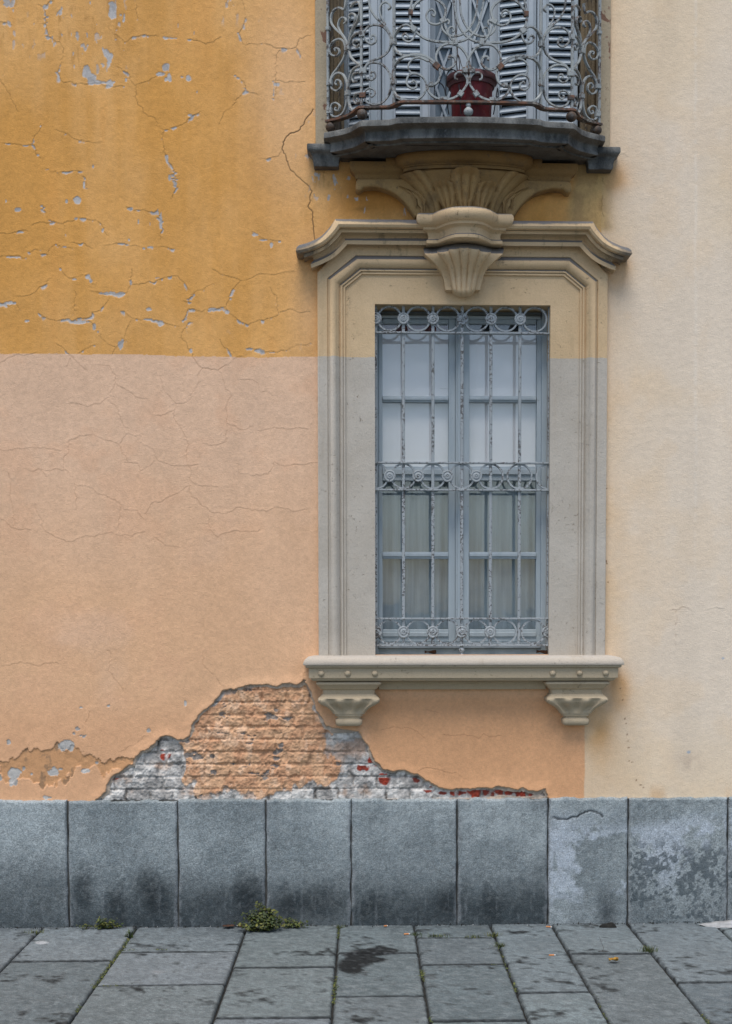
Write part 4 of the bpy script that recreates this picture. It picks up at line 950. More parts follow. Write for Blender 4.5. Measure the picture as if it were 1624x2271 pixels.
def leaf(XA, pA, XB, pB, stA, stB, label=None):
    a = U(XA, 140, pA); b = U(XB, 140, pB); a.z = b.z = 0; e = (b-a); Lg = e.length; e.normalize(); n = Vector((e.y, -e.x, 0))
    if n.y > 0: n = -n
    P = lambda s, d, z: a + e*s + n*d + Vector((0, 0, z))
    z0, z1 = zsl + 0.008, DOOR_TOP - 0.02; root = bpy.data.objects.new('shutter', None); link(root, B); root.empty_display_size = 0.1
    def bx_(mb, s0, s1, d0, d1, za, zb):
        V = [P(s0,d0,za),P(s1,d0,za),P(s1,d1,za),P(s0,d1,za),P(s0,d0,zb),P(s1,d0,zb),P(s1,d1,zb),P(s0,d1,zb)]
        mb.add(V, [(0,1,5,4),(1,2,6,5),(2,3,7,6),(3,0,4,7),(4,5,6,7),(3,2,1,0)])
    f = MB(); wa, wb = stA*PX, stB*PX
    for s0, s1, wd in ((0, wa, wa), (Lg-wb, Lg, wb)):
        bx_(f, s0, s1, -0.018, 0.014, z0, z1); bx_(f, s0+wd*0.22, s1-wd*0.22, 0.014, 0.020, z0, z1)
        if wd > 0.03: bx_(f, s0+wd*0.06, s0+wd*0.14, 0.014, 0.018, z0, z1); bx_(f, s1-wd*0.14, s1-wd*0.06, 0.014, 0.018, z0, z1)
    bx_(f, wa+0.0005, Lg-wb-0.0005, -0.016, 0.012, z0, z0+0.062); bx_(f, wa+0.0005, Lg-wb-0.0005, -0.016, 0.012, z1-0.06, z1)
    f.build('shutter_frame', m_shut, root)
    s_ = MB(); z = z0 + 0.085; rg = random.Random(int(XA))
    while z < z1 - 0.08:
        t = math.radians(38 + rg.uniform(-5, 5)); hw = 0.0205; c, sn = math.cos(t)*hw, math.sin(t)*hw; th = 0.0042
        for_pts = []
        s0, s1 = wa+0.0005, Lg-wb-0.0005; dz = rg.uniform(-.0015, .0015)
        V = []
        for s in (s0, s1):
            zz_ = z + (dz if s == s1 else -dz)
            V += [P(s, sn, zz_-c-0.002), P(s, sn+th, zz_-c+0.004), P(s, -sn+th, zz_+c+0.002), P(s, -sn, zz_+c-0.004)]
        s_.add(V, [(0,4,5,1),(1,5,6,2),(2,6,7,3),(3,7,4,0),(0,1,2,3),(4,7,6,5)])
        z += 0.0365
    s_.build('louvre', m_shut, root)
    MB().add([P(wa, -0.03, z0), P(Lg-wb, -0.03, z0), P(Lg-wb, -0.03, z1), P(wa, -0.03, z1)], [(0, 1, 2, 3)]).build('shutter_back', m_darkroom, root)
leaf(763.5, -.14, 846, -.065, 14, 27)
leaf(848, -.06, 954, -.06, 29, 22)
leaf(1107, -.14, 1190, -.075, 3, 21)
leaf(1191, -.07, 1281, -.07, 25, 9)
gd = bpy.data.objects.new('balcony_door', None); link(gd, B)
df = MB(); zz0 = zsl + 0.005
def pb(mb, X0, X1, pf, th, za, zb, bev=0.002):
    a = U(X0, 140, pf).x; b = U(X1, 140, pf).x; mb.box((a, -pf, za), (b, -pf+th, zb), bev)
for X0, X1, pf in ((905, 966, -.19), (1003, 1013, -.195), (1013.5, 1038, -.18), (1038.5, 1046, -.195), (1086, 1140, -.19)): pb(df, X0, X1, pf, .03, zz0, DOOR_TOP)
for za, zb in ((zz0, zz0 + .06), (zY(105, -.19, 1000), zY(96, -.19, 1000)), (zY(-60, -.19, 1000), zY(-72, -.19, 1000))):
    pb(df, 966.5, 1002.5, -.195, .03, za, zb); pb(df, 1046.5, 1085.5, -.195, .03, za, zb)
df.build('door_frame', m_shut, gd)
for X0, X1 in ((960, 1006), (1042, 1090)):
    g_ = MB(); pb(g_, X0, X1, -.215, .004, zz0, DOOR_TOP, 0); g_.build('door_pane', m_doorpane, gd)
lt = MB()
def strip(X0, Y0, X1, Y1, wd, p=-.20):
    a = U(X0, Y0, p); b = U(X1, Y1, p); lt.bar([a, (a+b)/2, b], wd, 0.006, [Vector((0, -1, 0))]*3)
for cx, hw in ((984.5, 19), (1066, 19.5)):
    for k in range(-3, 4):
        yc = 148 + k*92 if False else 146 + k*98
        strip(cx-hw, yc-55, cx+hw, yc+55, .012); strip(cx+hw, yc-55, cx-hw, yc+55, .012, -.207)
lt.build('door_lattice', m_shut, gd)

# ------------------------------------------------------------------ barred window
W = bpy.data.objects.new('window', None); link(W, B)
wf = MB(); PF = -0.135
def wbox(X0, Y0, X1, Y1, pf=PF, th=.045, bev=.003, mb=None):
    a = U(X0, Y0, pf); b = U(X1, Y1, pf); c = U(X0, Y1, pf); d = U(X1, Y0, pf)
    (mb or wf).box(((a.x+c.x)/2, -pf, (a.z+d.z)/2), ((b.x+d.x)/2, -pf+th, (b.z+c.z)/2), bev)
wz1 = 1452
for X0, X1 in ((829, 839.5), (1201, 1222)): wbox(X0, 672, X1, wz1, PF+.022, .07)
wbox(840, 700, 1200, 706, PF+.018, .07); wbox(840, 672, 1200, 699.5, PF-.03, .04)
for X0, X1 in ((840, 848.7), (995, 1010.5), (1027, 1041), (1190, 1200.5)): wbox(X0, 707, X1, 1424)
wbox(1011, 707, 1026.5, 1424, PF+.018, .06, .006); wbox(1015.5, 707, 1022, 1424, PF+.026, .02, .003)
for X0, X1 in ((849, 994.7), (1041.3, 1189.7)):
    wbox(X0, 707.5, X1, 717.5); wbox(X0, 878, X1, 891.5, PF+.002); wbox(X0, 881, X1, 887, PF+.010, .02, .002)
    wbox(X0, 1034, X1, 1066, PF+.002); wbox(X0, 1040, X1, 1052, PF+.012, .02, .002); wbox(X0, 1224, X1, 1239.5, PF+.002); wbox(X0, 1227, X1, 1234, PF+.010, .02, .002)
    wbox(X0, 1396, X1, 1423.7, PF+.001); wbox(X0, 1402, X1, 1412, PF+.010, .02, .003)
wbox(840, 1425, 1200, 1438, PF+.03, .09, .004); wbox(829, 1438.5, 1222, 1453, PF+.012, .09, .003)
wf.build('sash_frame', m_wood, W, False)
for X0, X1 in ((847, 996.5), (1039.5, 1191.5)):
    for Y0, Y1 in ((716, 879), (890.5, 1035), (1065, 1225), (1238.5, 1397.5)):
        g_ = MB(); wbox(X0, Y0, X1, Y1, -.158, .004, 0, g_); g_.build('pane', m_glass, W)
for X0, X1, inner in ((846, 997, (846, 976)), (1039, 1192, (1058, 1192))):
    s_ = MB(); wbox(X0, 735, X1, 1046, -.182, .02, .001, s_)
    wbox(X0, 735, inner[0] if X0 < 900 else inner[0], 862, -.176, .006, .001, s_) if X0 > 900 else wbox(inner[1], 735, X1, 862, -.176, .006, .001, s_)
    wbox(X0, 862.3, X1, 886, -.176, .006, .001, s_)
    s_.build('inner_shutter', m_white, W)
    c_ = MB(); rows = []
    for Y in np.linspace(1050, 1402, 12):
        rows.append([U(X, Y, -.192 - 0.009*math.sin(X*0.19 + Y*0.002 + 0.8*math.sin(X*0.07))) for X in np.linspace(X0, X1, 60)])
    c_.loft(rows); c_.build('curtain', m_veil, W, True)
rb = MB(); wbox(846, 700, 997, 734.5, -.184, .02, .001, rb); rb.build('reflection_strip', m_red_reflection, W)  # added strip standing in for the reddish reflection at the pane top
rb = MB(); wbox(1039, 700, 1192, 734.5, -.184, .02, .001, rb); rb.build('reflection_strip', m_darkroom, W)  # dark strip added likewise for the reflection at the right pane's top
MB().box((ox0-.05, .245, ZS-.05), (ox1+.05, .27, oz1+.05)).build('window_back', m_darkroom, W)

# grille
Gr_ = bpy.data.objects.new('window_grille', None); link(Gr_, B)
PG = -0.030
def gbar(name, a, b, wd, dp):
    mb = MB(); mb.bar([a, (a*2+b)/3, (a+b*2)/3, b], wd, dp, [Vector((0, -1, 0))]*4); return mb.build(name, m_grille, Gr_)
barX = [834.0, 895.0, 960.3, 1024.5, 1088.2, 1152.3, 1216.5]
xw = [U(X, 1050, PG).x for X in barX]
ztp, zbt = zY(678, PG, 1026), zY(1431, PG, 1026)
for i, x in enumerate(xw): gbar('grille_bar', Vector((x, -PG, zbt)), Vector((x, -PG, ztp + .02)), 0.0155 if 0 < i < 6 else 0.012, 0.012)
xl, xr = ox0 - .01, ox1 + .01
for Y in (739.2, 1027.0, 1087.0, 1371.8, 1431.0):
    z = zY(Y, PG, 1026); mb = MB(); mb.box((xl, -PG-.017, z-.0042), (xr, -PG+.013, z+.0042), .0015); mb.build('grille_rail', m_grille, Gr_)
def ring(x, z, r):
    mb = MB(); n = 40; pts = [Vector((x + r*math.cos(2*math.pi*k/n), -PG, z + r*math.sin(2*math.pi*k/n))) for k in range(n+1)]
    rows = []
    for k in range(n):
        a = 2*math.pi*k/n; d = Vector((math.cos(a), 0, math.sin(a))); c = Vector((x, -PG, z)) + d*r
        rows.append([c + d*.0042 + Vector((0,-.009,0)), c + d*.0042 + Vector((0,.009,0)), c - d*.0042 + Vector((0,.009,0)), c - d*.0042 + Vector((0,-.009,0))])
    rows.append(rows[0]); mb.loft(rows, False, False, True); mb.build('ring', m_grille, Gr_, 40)
def rosette(x, z):
    mb = MB(); mb.lathe((x, -PG-.008, z), [(.030, 0), (.0302, .004), (.028, .0085), (.0235, .0095), (.021, .0075), (.0185, .0065), (.0165, .0085), (.0125, .0105), (.0085, .0105), (.0065, .0075), (.005, .0085), (.0025, .0105), (.0002, .0108)], 28, 'Y')
    mb.build('rosette', m_grille, Gr_, True)
mid = [(a+b)/2 for a, b in zip(xw[:-1], xw[1:])]; pit = xw[2]-xw[1]
z1, z2, z3 = zY(708, PG, 1026), zY(1056.5, PG, 1026), zY(1401.5, PG, 1026)
for x in mid: ring(x, z1, .0585); ring(x, z3, .0585)
for x in [xw[0]] + xw[1:-1] + [xw[-1]]: ring(x, z2, .0605)
for x in xw[:6]: rosette(x, z1)
for x in xw[:5] + [xw[6]]: rosette(x, z3)
for x in mid[:4]: rosette(x, z2)
mb = MB(); mb.lathe((xw[3], -PG, ZS), [(.013, 0), (.012, .008), (.007, .014), (.009, .019), (.0145, .026), (.0155, .034), (.012, .041), (.007, .046), (.008, .052)], 18); mb.build('finial', m_grille, Gr_, True)

# ------------------------------------------------------------------ sill and brackets
sl_ = MB()
xs0 = U(672.5, 1470, .16).x
pth = mir2([Vector((xs0, 0.03)), Vector((xs0, -0.165)), Vector((xs0+0.3, -0.165))])
yz = lambda Y, p: U(700, Y, p).z
zt0 = yz(1457, .12)
sweep_plan(sl_, pth, [(0.05, zt0+.004), (0.020, zt0-.002), (0.008, yz(1463, .155)), (0.002, yz(1468, .16)), (0.0, yz(1473, .165)), (0.002, yz(1475.4, .16)), (0.012, yz(1476, .155)), (0.012, yz(1480, .15)), (0.020, yz(1481.7, .145)), (0.026, yz(1482.6, .138)),
    (0.027, yz(1504, .138)), (0.036, yz(1504.5, .13)), (0.038, yz(1507, .128)), (0.046, yz(1510.4, .12)), (0.06, yz(1511, .1))])
# floor of the opening
sl_.box((ox0-.03, -.05, zt0-.03), (ox1+.03, .22, ZS+.0005))
sill = sl_.build('window_sill', m_trim, B, 35)
MB().box((U(840, 1520, .035).x, -.036, yz(1529.5, .036)), (2*XC-U(840, 1520, .035).x, .03, yz(1511.2, .05)), .003).build('sill_band', m_trim, B)
for X in (712.6, 771.5, 831.7):
    q = U(X, 1493.5, .14)
    for x in (q.x, 2*XC-q.x):
        mb = MB(); mb.lathe((x, -.1385, q.z), [(.0155, -.004), (.0155, .001), (.0145, .005), (.012, .009), (.007, .0125), (.001, .0138)], 20, 'Y'); mb.build('boss', m_trim, sill, True)
zf5 = lambda a, b: (665.3 + 0.1707*a, 1441.6 + 0.1707*b)
BR = [(415, 218, .112, 0), (425, 207, .118, 0), (448, 209, .118, 0), (458, 222, .112, 0), (480, 245, .102, 0), (505, 266, .094, 0), (511, 270, .092, 0), (512, 293, .082, 0), (574, 294, .082, 0), (576, 285, .086, 0), (592, 270, .092, 0), (600, 268, .094, 0), (604, 262, .096, 0.1),
      (618, 246, .106, .3), (635, 234, .116, .8), (655, 229, .120, 1), (680, 236, .118, 1), (705, 262, .110, 1), (730, 308, .098, .95), (755, 355, .086, .8), (780, 390, .078, .5), (805, 412, .072, .2), (830, 428, .068, 0), (834, 430, .068, 0), (835, 455, .064, 0), (862, 458, .063, 0), (866, 480, .056, 0), (893, 482, .056, 0),
      (898, 470, .062, 0), (908, 462, .066, 0), (930, 459, .070, 0), (965, 462, .068, 0), (982, 474, .062, 0), (990, 490, .050, 0)]
cxb = (207+1065)/2
def bracket(mirr):
    mb = MB(); rows = []; n = 61
    for py, lx, p, fl_ in BR:
        X0, Y0 = zf5(lx, py); q = U(X0, Y0, p); xcb = U(*zf5(cxb, py), p).x; hw = xcb - q.x; rr_ = min(0.016, p*0.35); rw = []
        for i in range(n):
            s = -1 + 2*i/(n-1)
            # square plan with rounded corners, walked from the wall round the front
            tot = 2*p + 2*hw; L = (s+1)/2*tot
            if L < p: x, y = -hw, L
            elif L < p + 2*hw: x, y = -hw + (L-p), p
            else: x, y = hw, tot - L
            cx_ = hw - abs(x); cy_ = p - y
            if cx_ < rr_ and cy_ < rr_:
                dx, dy = rr_-cx_, rr_-cy_; m = math.hypot(dx, dy)
                if m > rr_: k_ = rr_/m; x = math.copysign(hw - rr_ + dx*k_, x); y = p - rr_ + dy*k_
            if fl_ > 0 and y > p*0.6:
                g = 0
                for c0 in (-0.58, 0.0, 0.58):
                    g = max(g, math.exp(-(((x/hw) - c0)/0.17)**4))
                y -= 0.018*fl_*g*(0.55 if py < 650 else 1)
            rw.append(Vector(((2*XC - (xcb + x)) if mirr else xcb + x, 0.02 - y*(1+0.02/max(p, .02)), q.z)))
        rows.append(rw)
    mb.loft(rows, True, True); mb.build('sill_bracket', m_trim, B, 45)
bracket(False); bracket(True)

# ================================================================== GROUND
jx = [G(a, 2060).x for a in (93, 300, 546, 751.5, 920, 1091, 1229, 1402)]
left_ = [jx[0] - 0.44*k - 0.02*(k % 2) for k in range(14, 0, -1)]; right_ = [jx[-1] + 0.42*k + 0.015*(k % 3) for k in range(1, 15)]
cols = left_ + jx + right_; i0 = len(left_)
def yd(Y, X=812): return -G(X, Y).y
TR = {i0-1: [2150, 2232], i0: [2126.5, 2290], i0+1: [2107.5, 2181.5, 2300], i0+2: [2144, 2255.5], i0+3: [2113, 2209], i0+4: [2081.5, 2141.5, 2266.5], i0+5: [2205.5], i0+6: [2119, 2300], i0+7: [2185.5]}
PV = []; PF_ = []; PC = []; nv = 0; rg = random.Random(11); ymax = 9.0
wet = [(820, 2112, 60, 10), (800, 2125, 46, 22), (850, 2108, 45, 9), (778, 2140, 36, 22), (830, 2128, 30, 8)]
for c in range(len(cols)-1):
    x0, x1 = cols[c], cols[c+1]; ys = [0.012]
    for Y in TR.get(c, []): ys.append(yd(Y) + 0.0)
    while ys[-1] < ymax: ys.append(ys[-1] + rg.uniform(0.55, 1.05))
    for y0, y1 in zip(ys[:-1], ys[1:]):
        near = y0 < 2.3 and x1 > -2.6 and x0 < 2.8; st = 0.013 if near else 0.25
        g = rg.uniform(.0025, .005)
        gx = np.unique(np.concatenate([np.linspace(x0+g, x0+g+.012, 4), np.arange(x0+g+.012+st, x1-g-.014, st), np.linspace(x1-g-.012, x1-g, 4)]))
        gy = np.unique(np.concatenate([np.linspace(y0+g+.002, y0+g+.016, 4), np.arange(y0+g+.016+st, y1-g-.018, st), np.linspace(y1-g-.016, y1-g-.002, 4)]))
        X, Y = np.meshgrid(gx, gy); sd_ = rg.randint(0, 99999)
        a = fbm(gx, gy, 5, 5, sd_ % 1000 + 2000); b = fbm(gx, gy, 30, 4, sd_ % 777 + 3000); l_ = fbm(gx, gy, 2, 4, 3300)
        dE = np.minimum(np.minimum(X-gx[0], gx[-1]-X), np.minimum(Y-gy[0], gy[-1]-Y))
        Z = -0.010*np.clip(1-(dE + (b-0.5)*0.004)/0.010, 0, 1)**2 + 0.0035*(a-0.5) + 0.003*(b-0.5) + rg.uniform(-.002, .002) + (X-x0)*rg.uniform(-.006, .006)
        ex = np.clip(1-dE/.004, 0, 1)
        X2 = X + ex*(b-0.5)*0.007; Y2 = Y + ex*(a-0.5)*0.009
        base = np.array([rg.uniform(96, 115)]*3) + [rg.uniform(-1.5, 1), 8.5 + rg.uniform(-.5, .5), 10 + rg.uniform(-1.5, 1.5)]
        C = two(tuple(base*0.96), tuple(base*1.08), sstep(0.3, 0.7, a)); C = mix(C, lin((124, 130, 130)), sstep(0.52, 0.72, b)*0.3)
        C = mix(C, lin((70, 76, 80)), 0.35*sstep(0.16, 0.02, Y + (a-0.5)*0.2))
        C = mix(C, lin((52, 55, 54)), 0.4*sstep(0.014, 0.0, dE + (b-0.5)*0.012)); dY = np.minimum(Y-gy[0], gy[-1]-Y); C = mix(C, lin((30, 32, 32)), 0.85*sstep(0.017, 0.004, dY + (b-0.5)*0.012))
        if near:
            Xp, Yp = proj(X, -Y, np.zeros_like(X)); wm = np.zeros_like(X)
            for cx, cy, rx, ry in wet: wm = np.maximum(wm, 1-np.sqrt(((Xp-cx)/rx)**2+((Yp-cy)/ry)**2))
            wm = sstep(0.02, 0.25, wm + (a-0.5)*0.5 + (b-0.5)*0.5)*(wm > -0.5); C = mix(C, lin((16, 18, 18)), wm*0.97)
            sp = sstep(0.0, 0.3, 1-np.sqrt(((Xp-92)/15)**2+((Yp-2092)/4)**2) + (b-0.5)*0.8); C = mix(C, lin((176, 178, 178)), sp*0.8)
            sp = sstep(0.0, 0.6, 1-np.sqrt(((Xp-348)/20)**2+((Yp-2155)/6)**2) + (b-0.5)); C = mix(C, lin((140, 142, 142)), sp*0.5)
        g3 = fbm(gx, gy, 60, 4, 3700); C = mix(C, lin((62, 67, 67)), sstep(0.53, 0.66, g3)*0.12); C = mix(C, lin((130, 136, 137)), 0.7*sstep(0.54, 0.68, fbm(gx, gy, 50, 4, 3800))*0.25)
        C *= (0.8 + 0.4*b[..., None])*(0.6 + 0.8*fbm(gx, gy, 75, 3, 3600)[..., None])
        P = np.stack([X2, -Y2, Z], -1)
        bk = P.copy()
        def wrap(Q, dz): return Q + [0, 0, dz]
        P = np.concatenate([wrap(P[:1], -.03), P, wrap(P[-1:], -.03)], 0); C = np.concatenate([C[:1], C, C[-1:]], 0)
        P = np.concatenate([wrap(P[:, :1], -.03), P, wrap(P[:, -1:], -.03)], 1); C = np.concatenate([C[:, :1], C, C[:, -1:]], 1)
        h_, w_ = P.shape[:2]; idx = np.arange(h_*w_).reshape(h_, w_) + nv
        PF_.append(np.stack([idx[:-1, :-1], idx[1:, :-1], idx[1:, 1:], idx[:-1, 1:]], -1).reshape(-1, 4)); PV.append(P.reshape(-1, 3)); PC.append(C.reshape(-1, 3)); nv += h_*w_
PV = np.concatenate(PV).astype(np.float32); q = np.concatenate(PF_).astype(np.int32); PC = np.concatenate(PC)
me = bpy.data.meshes.new('pavement'); me.vertices.add(len(PV)); me.vertices.foreach_set('co', PV.ravel()); me.loops.add(q.size); me.loops.foreach_set('vertex_index', q.ravel())
me.polygons.add(len(q)); me.polygons.foreach_set('loop_start', np.arange(0, q.size, 4, dtype=np.int32)); me.update(calc_edges=True); me.polygons.foreach_set('use_smooth', np.ones(len(q), bool))
me.materials.append(m_pave); set_cols(me, np.clip(PC, .005, .8)); me.validate()
pav = link(bpy.data.objects.new('pavement', me)); pav['kind'] = 'structure'
gs = MB(); gs.add([(-400, 7.0, -.016), (400, 7.0, -.016), (400, -400, -.016), (-400, -400, -.016)], [(3, 2, 1, 0)]); g_ = gs.build('ground', m_joint); g_['kind'] = 'structure'
st_ = MB(); st_.add([(-400, -ymax-.6, -.010), (400, -ymax-.6, -.010), (400, -400, -.010), (-400, -400, -.010)], [(3, 2, 1, 0)]); s_ = st_.build('road', m_street); s_['kind'] = 'structure'

# ------------------------------------------------------------------ plants
def leafmesh(rg, n, place, size, cols_, shape='round'):
    V = []; Fc = []; C = []
    for _ in range(n):
        p, out = place(rg); s = size*rg.uniform(.55, 1.25)
        nrm = (out*rg.uniform(.4, 1.2) + Vector((rg.gauss(0, .5), rg.gauss(0, .5)-.35, rg.uniform(.2, 1.2)))).normalized()
        t = nrm.cross(Vector((rg.gauss(0, 1), rg.gauss(0, 1), rg.gauss(0, 1)))).normalized(); b = nrm.cross(t); k = len(V)
        asp = .72 if shape == 'round' else .3
        for a_, r_ in ((0, 1), (.9, .95), (2.2, .9), (math.pi, 1), (-2.2, .9), (-.9, .95)):
            x, y = math.cos(a_)*r_, math.sin(a_)*r_*asp; V.append(p + t*(x*s) + b*(y*s) + nrm*(-.25*s*(y*y*2 + x*x*.6)))
        V.append(p + nrm*(-.02*s)); c = lin(cols_[rg.randrange(len(cols_))])*rg.uniform(.7, 1.25)
        Fc += [(k+i, k+(i+1) % 6, k+6) for i in range(6)]; C += [c]*7
    return V, Fc, np.array(C)
def leafobj(name, V, Fc, C, parent, base):
    me = bpy.data.meshes.new(name); me.from_pydata([tuple(v - base) for v in V], [], Fc); me.materials.append(m_leaf); set_cols(me, C)
    return link(bpy.data.objects.new(name, me), parent)
GRN = [(80, 88, 40), (60, 72, 36), (98, 98, 46), (50, 62, 34), (72, 78, 34), (44, 54, 32)]
def weed(label, X, Y, spread, height, n, size, stems, group=None):
    b = G(X, Y); root = empty('weed', label, 'weed', b, group); rg = random.Random(int(X*7)); tips = []
    sm = MB()
    for i in range(stems):
        a = rg.uniform(0, math.tau); rr_ = spread*rg.random()**.6; tx = math.cos(a)*rr_*1.0; ty = -abs(math.sin(a))*rr_*.5 + .01
        h = height*(1-(rr_/spread)**1.5*.85)*rg.uniform(.55, 1.0) + .008; tip = Vector((tx, min(ty, .0), h)); o_ = Vector((tx*.25, ty*.2, 0)); tips.append((o_, tip))
        m_ = (o_+tip)/2 + Vector((0, 0, h*.2)); sm.tube([o_, m_, tip], .0013, 5, .6)
    sm.build('stem', m_stem, root)
    def place(rg):
        o_, t = tips[rg.randrange(len(tips))]; k = rg.random()**.6; p = o_.lerp(t, k) + Vector((rg.gauss(0, .012), rg.gauss(0, .010), abs(rg.gauss(0, .008)))); p.y = min(p.y, .02); p.z = max(p.z, .004); return p, Vector((p.x, p.y, .05)).normalized()
    V, Fc, C = leafmesh(rg, n, place, size, GRN); leafobj('leaf', V, Fc, C, root, Vector()); return root
weed('largest bushy green weed at the foot of the granite base', 580, 2064, .135, .145, 900, .0095, 46)
weed('low trailing arm of weed creeping to the right of the bushy weed', 645, 2057, .10, .045, 170, .008, 16)
weed('small green weed at the wall foot below the darkest damp stain', 236, 2061, .075, .055, 190, .0085, 16)
weed('tiny creeping weed sprig left of the small green weed', 190, 2062, .035, .018, 40, .007, 6)
def tuft(label, X, Y, n, h, spread=.03, wide=False):
    b = G(X, Y); rg = random.Random(int(X*3+Y)); V = []; Fc = []; C = []
    for _ in range(n):
        a = rg.uniform(0, math.tau); o_ = Vector((rg.gauss(0, spread*.5), rg.gauss(0, spread*.2), -.004)); hh = h*rg.uniform(.5, 1.1); d = Vector((math.cos(a)*hh*.7, math.sin(a)*hh*.5, hh)); wv = Vector((-math.sin(a), math.cos(a), 0))*(.0013 if not wide else .004)
        k = len(V); V += [o_-wv, o_+wv, o_+d*.6+wv*.8+Vector((0,0,hh*.12)), o_+d*.6-wv*.8+Vector((0,0,hh*.12)), o_+d]; Fc += [(k, k+1, k+2, k+3), (k+3, k+2, k+4)]
        c = lin(rg.choice([(86, 96, 48), (70, 82, 44), (104, 104, 58), (58, 70, 40)]))*rg.uniform(.8, 1.2); C += [c]*5
    o = leafobj('grass_tuft', V, Fc, np.array(C), None, Vector()); o.location = b; tag(o, label, 'grass tuft', 'grass tufts growing in the pavement joints'); return o
tuft('grass tuft at the joint near the left edge of the pavement', 79, 2070, 70, .022, .05)
tuft('wide grass tuft right of the first cigarette butt in the middle of the pavement', 970, 2077, 80, .018, .06)
tuft('flat grass tuft between the wide tuft and the next joint', 1049, 2078, 50, .014, .05)
tuft('grass tuft at the head of a pavement joint by the wall, right of centre', 1096, 2076, 60, .024, .035)
tuft('bushy grass tuft lower down the joint right of centre', 1109, 2100, 60, .026, .035)
tuft('yellowish grass tuft in the joint left of the yellow leaf on the right', 1438, 2110, 80, .032, .04)
tuft('grass tuft at the wall above the central pavement joint', 753, 2058, 40, .02, .03)
tuft('short grass tuft in the joint right of the wet patch', 923, 2073, 40, .016, .04)
tuft('broad leaved seedling standing in the mossy joint left of the bushy weed', 284, 2078, 16, .045, .025, True)
# moss in the joints
V = []; Fc = []; C = []; rg = random.Random(21)
def moss(X0, Y0, X1, Y1, n, wd=.006):
    a, b = G(X0, Y0), G(X1, Y1)
    def place(rg):
        k = rg.random(); p = a.lerp(b, k) + Vector((rg.gauss(0, wd), rg.gauss(0, wd), -.006 + abs(rg.gauss(0, .004)))); return p, Vector((0, -.3, 1))
    v, f, c = leafmesh(rg, n, place, .0042, [(74, 86, 40), (60, 72, 38), (96, 98, 46), (50, 58, 36)]); k = len(V); V.extend(v); Fc.extend([tuple(i+k for i in q) for q in f]); C.extend(c)
for a in ((287,2080,205,2190,420,.008),(270,2108,300,2106,60,.006),(205,2190,300,2181,160,.007),(345,2106,372,2106,50,.005),(745,2165,741,2225,150,.006),(936,2150,942,2175,110,.006),(1100,2092,1150,2205,90,.005),(177,2228,165,2245,60,.006),(1555,2250,1574,2271,60,.006),(1085,2141,1105,2140,40,.004),(751,2060,749,2080,50,.005),(958,2240,957,2268,40,.005),(1320,2205,1352,2271,30,.004)): moss(*a)
o = leafobj('moss', V, Fc, np.array(C), None, Vector()); o['kind'] = 'stuff'; tag(o, 'green moss growing in the joints between the paving slabs', 'moss')

# ------------------------------------------------------------------ small things
def butt(label, X, Y, ang, ln=.026):
    b = G(X, Y); root = empty('cigarette_butt', label, 'cigarette butt', b + Vector((0, 0, .0045)), 'cigarette butts on the pavement'); root.rotation_euler = (0, 0, math.radians(ang))
    MB().tube([Vector((-ln/2, 0, 0)), Vector((0, 0, .0003)), Vector((ln*.28, 0, 0))], .0038, 10).build('filter', m_filter, root, True)
    MB().tube([Vector((ln*.285, 0, 0)), Vector((ln*.4, 0, .0004)), Vector((ln*.5, 0, -.0004))], .0035, 10, .85).build('paper', m_paper, root, True)
butt('orange cigarette butt lying against the bushy weed', 531, 2055, 170, .022)
butt('cigarette butt lying level between the wet patch and the central tufts', 903, 2073.5, 5, .03)
butt('cigarette butt in the wall corner under the joint of two base blocks', 1218, 2057.5, -25, .03)
butt('cigarette butt with white paper end farthest from the wall', 1225, 2120.5, 8, .03)
butt('small faint cigarette butt at the wall foot right of the tallest joint', 856, 2055.5, 20, .02)
def dryleaf(label, pos, ang, s, mat, curl=1.0, lift=.004):
    rg = random.Random(int(pos.x*1000)); rows = []
    for i in range(9):
        t = i/8; wv = math.sin(t*math.pi)**.7*(1 + .35*math.sin(t*17))*.42
        rows.append([Vector(((t-.5)*2*s, v*wv*s*2, lift + s*curl*(.5*abs(v)**1.5*.8 + .3*math.sin(t*6+v*2) * .4 + .25))) for v in np.linspace(-1, 1, 7)])
    mb = MB(); mb.loft(rows); o = mb.build('dry_leaf', mat, None, True); o.location = pos; o.rotation_euler = (0, 0, math.radians(ang)); return tag(o, label, 'leaf')
dryleaf('curled yellow leaf lying on the paving slab at right', G(1361, 2135), 15, .024, m_yellow)
dryleaf('brown leaf lying flat beside the bushy weed', G(507, 2057), 5, .030, m_brown, .3)
zs_ = ZS + .001
def onsill(X, y): q = U(X, 1446, -y); return Vector((q.x, y, zs_))
dryleaf('dark dry leaf under the grille left of the middle of the sill', onsill(955, .05), 20, .032, m_brown, 1.0)
dryleaf('brown curled leaf in the right corner of the window sill', onsill(1203, .04), -15, .030, m_brown, 1.1)
tw = MB(); b = G(1336, 2112); tw.tube([Vector((0, 0, .004)), Vector((.006, -.002, .02)), Vector((-.004, .006, .045)), Vector((-.012, .012, .07))], .0011, 6, .5); tw.tube([Vector((-.02, 0, .004)), Vector((.01, .004, .006)), Vector((.03, .002, .003))], .0013, 6, .6); tw.tube([Vector((-.01, .008, .004)), Vector((.008, -.006, .007)), Vector((.022, -.012, .003))], .001, 6, .6)
o = tw.build('twig', m_stem); o.location = b; tag(o, 'thin dry twig sprouting upright left of the yellow leaf', 'twig')
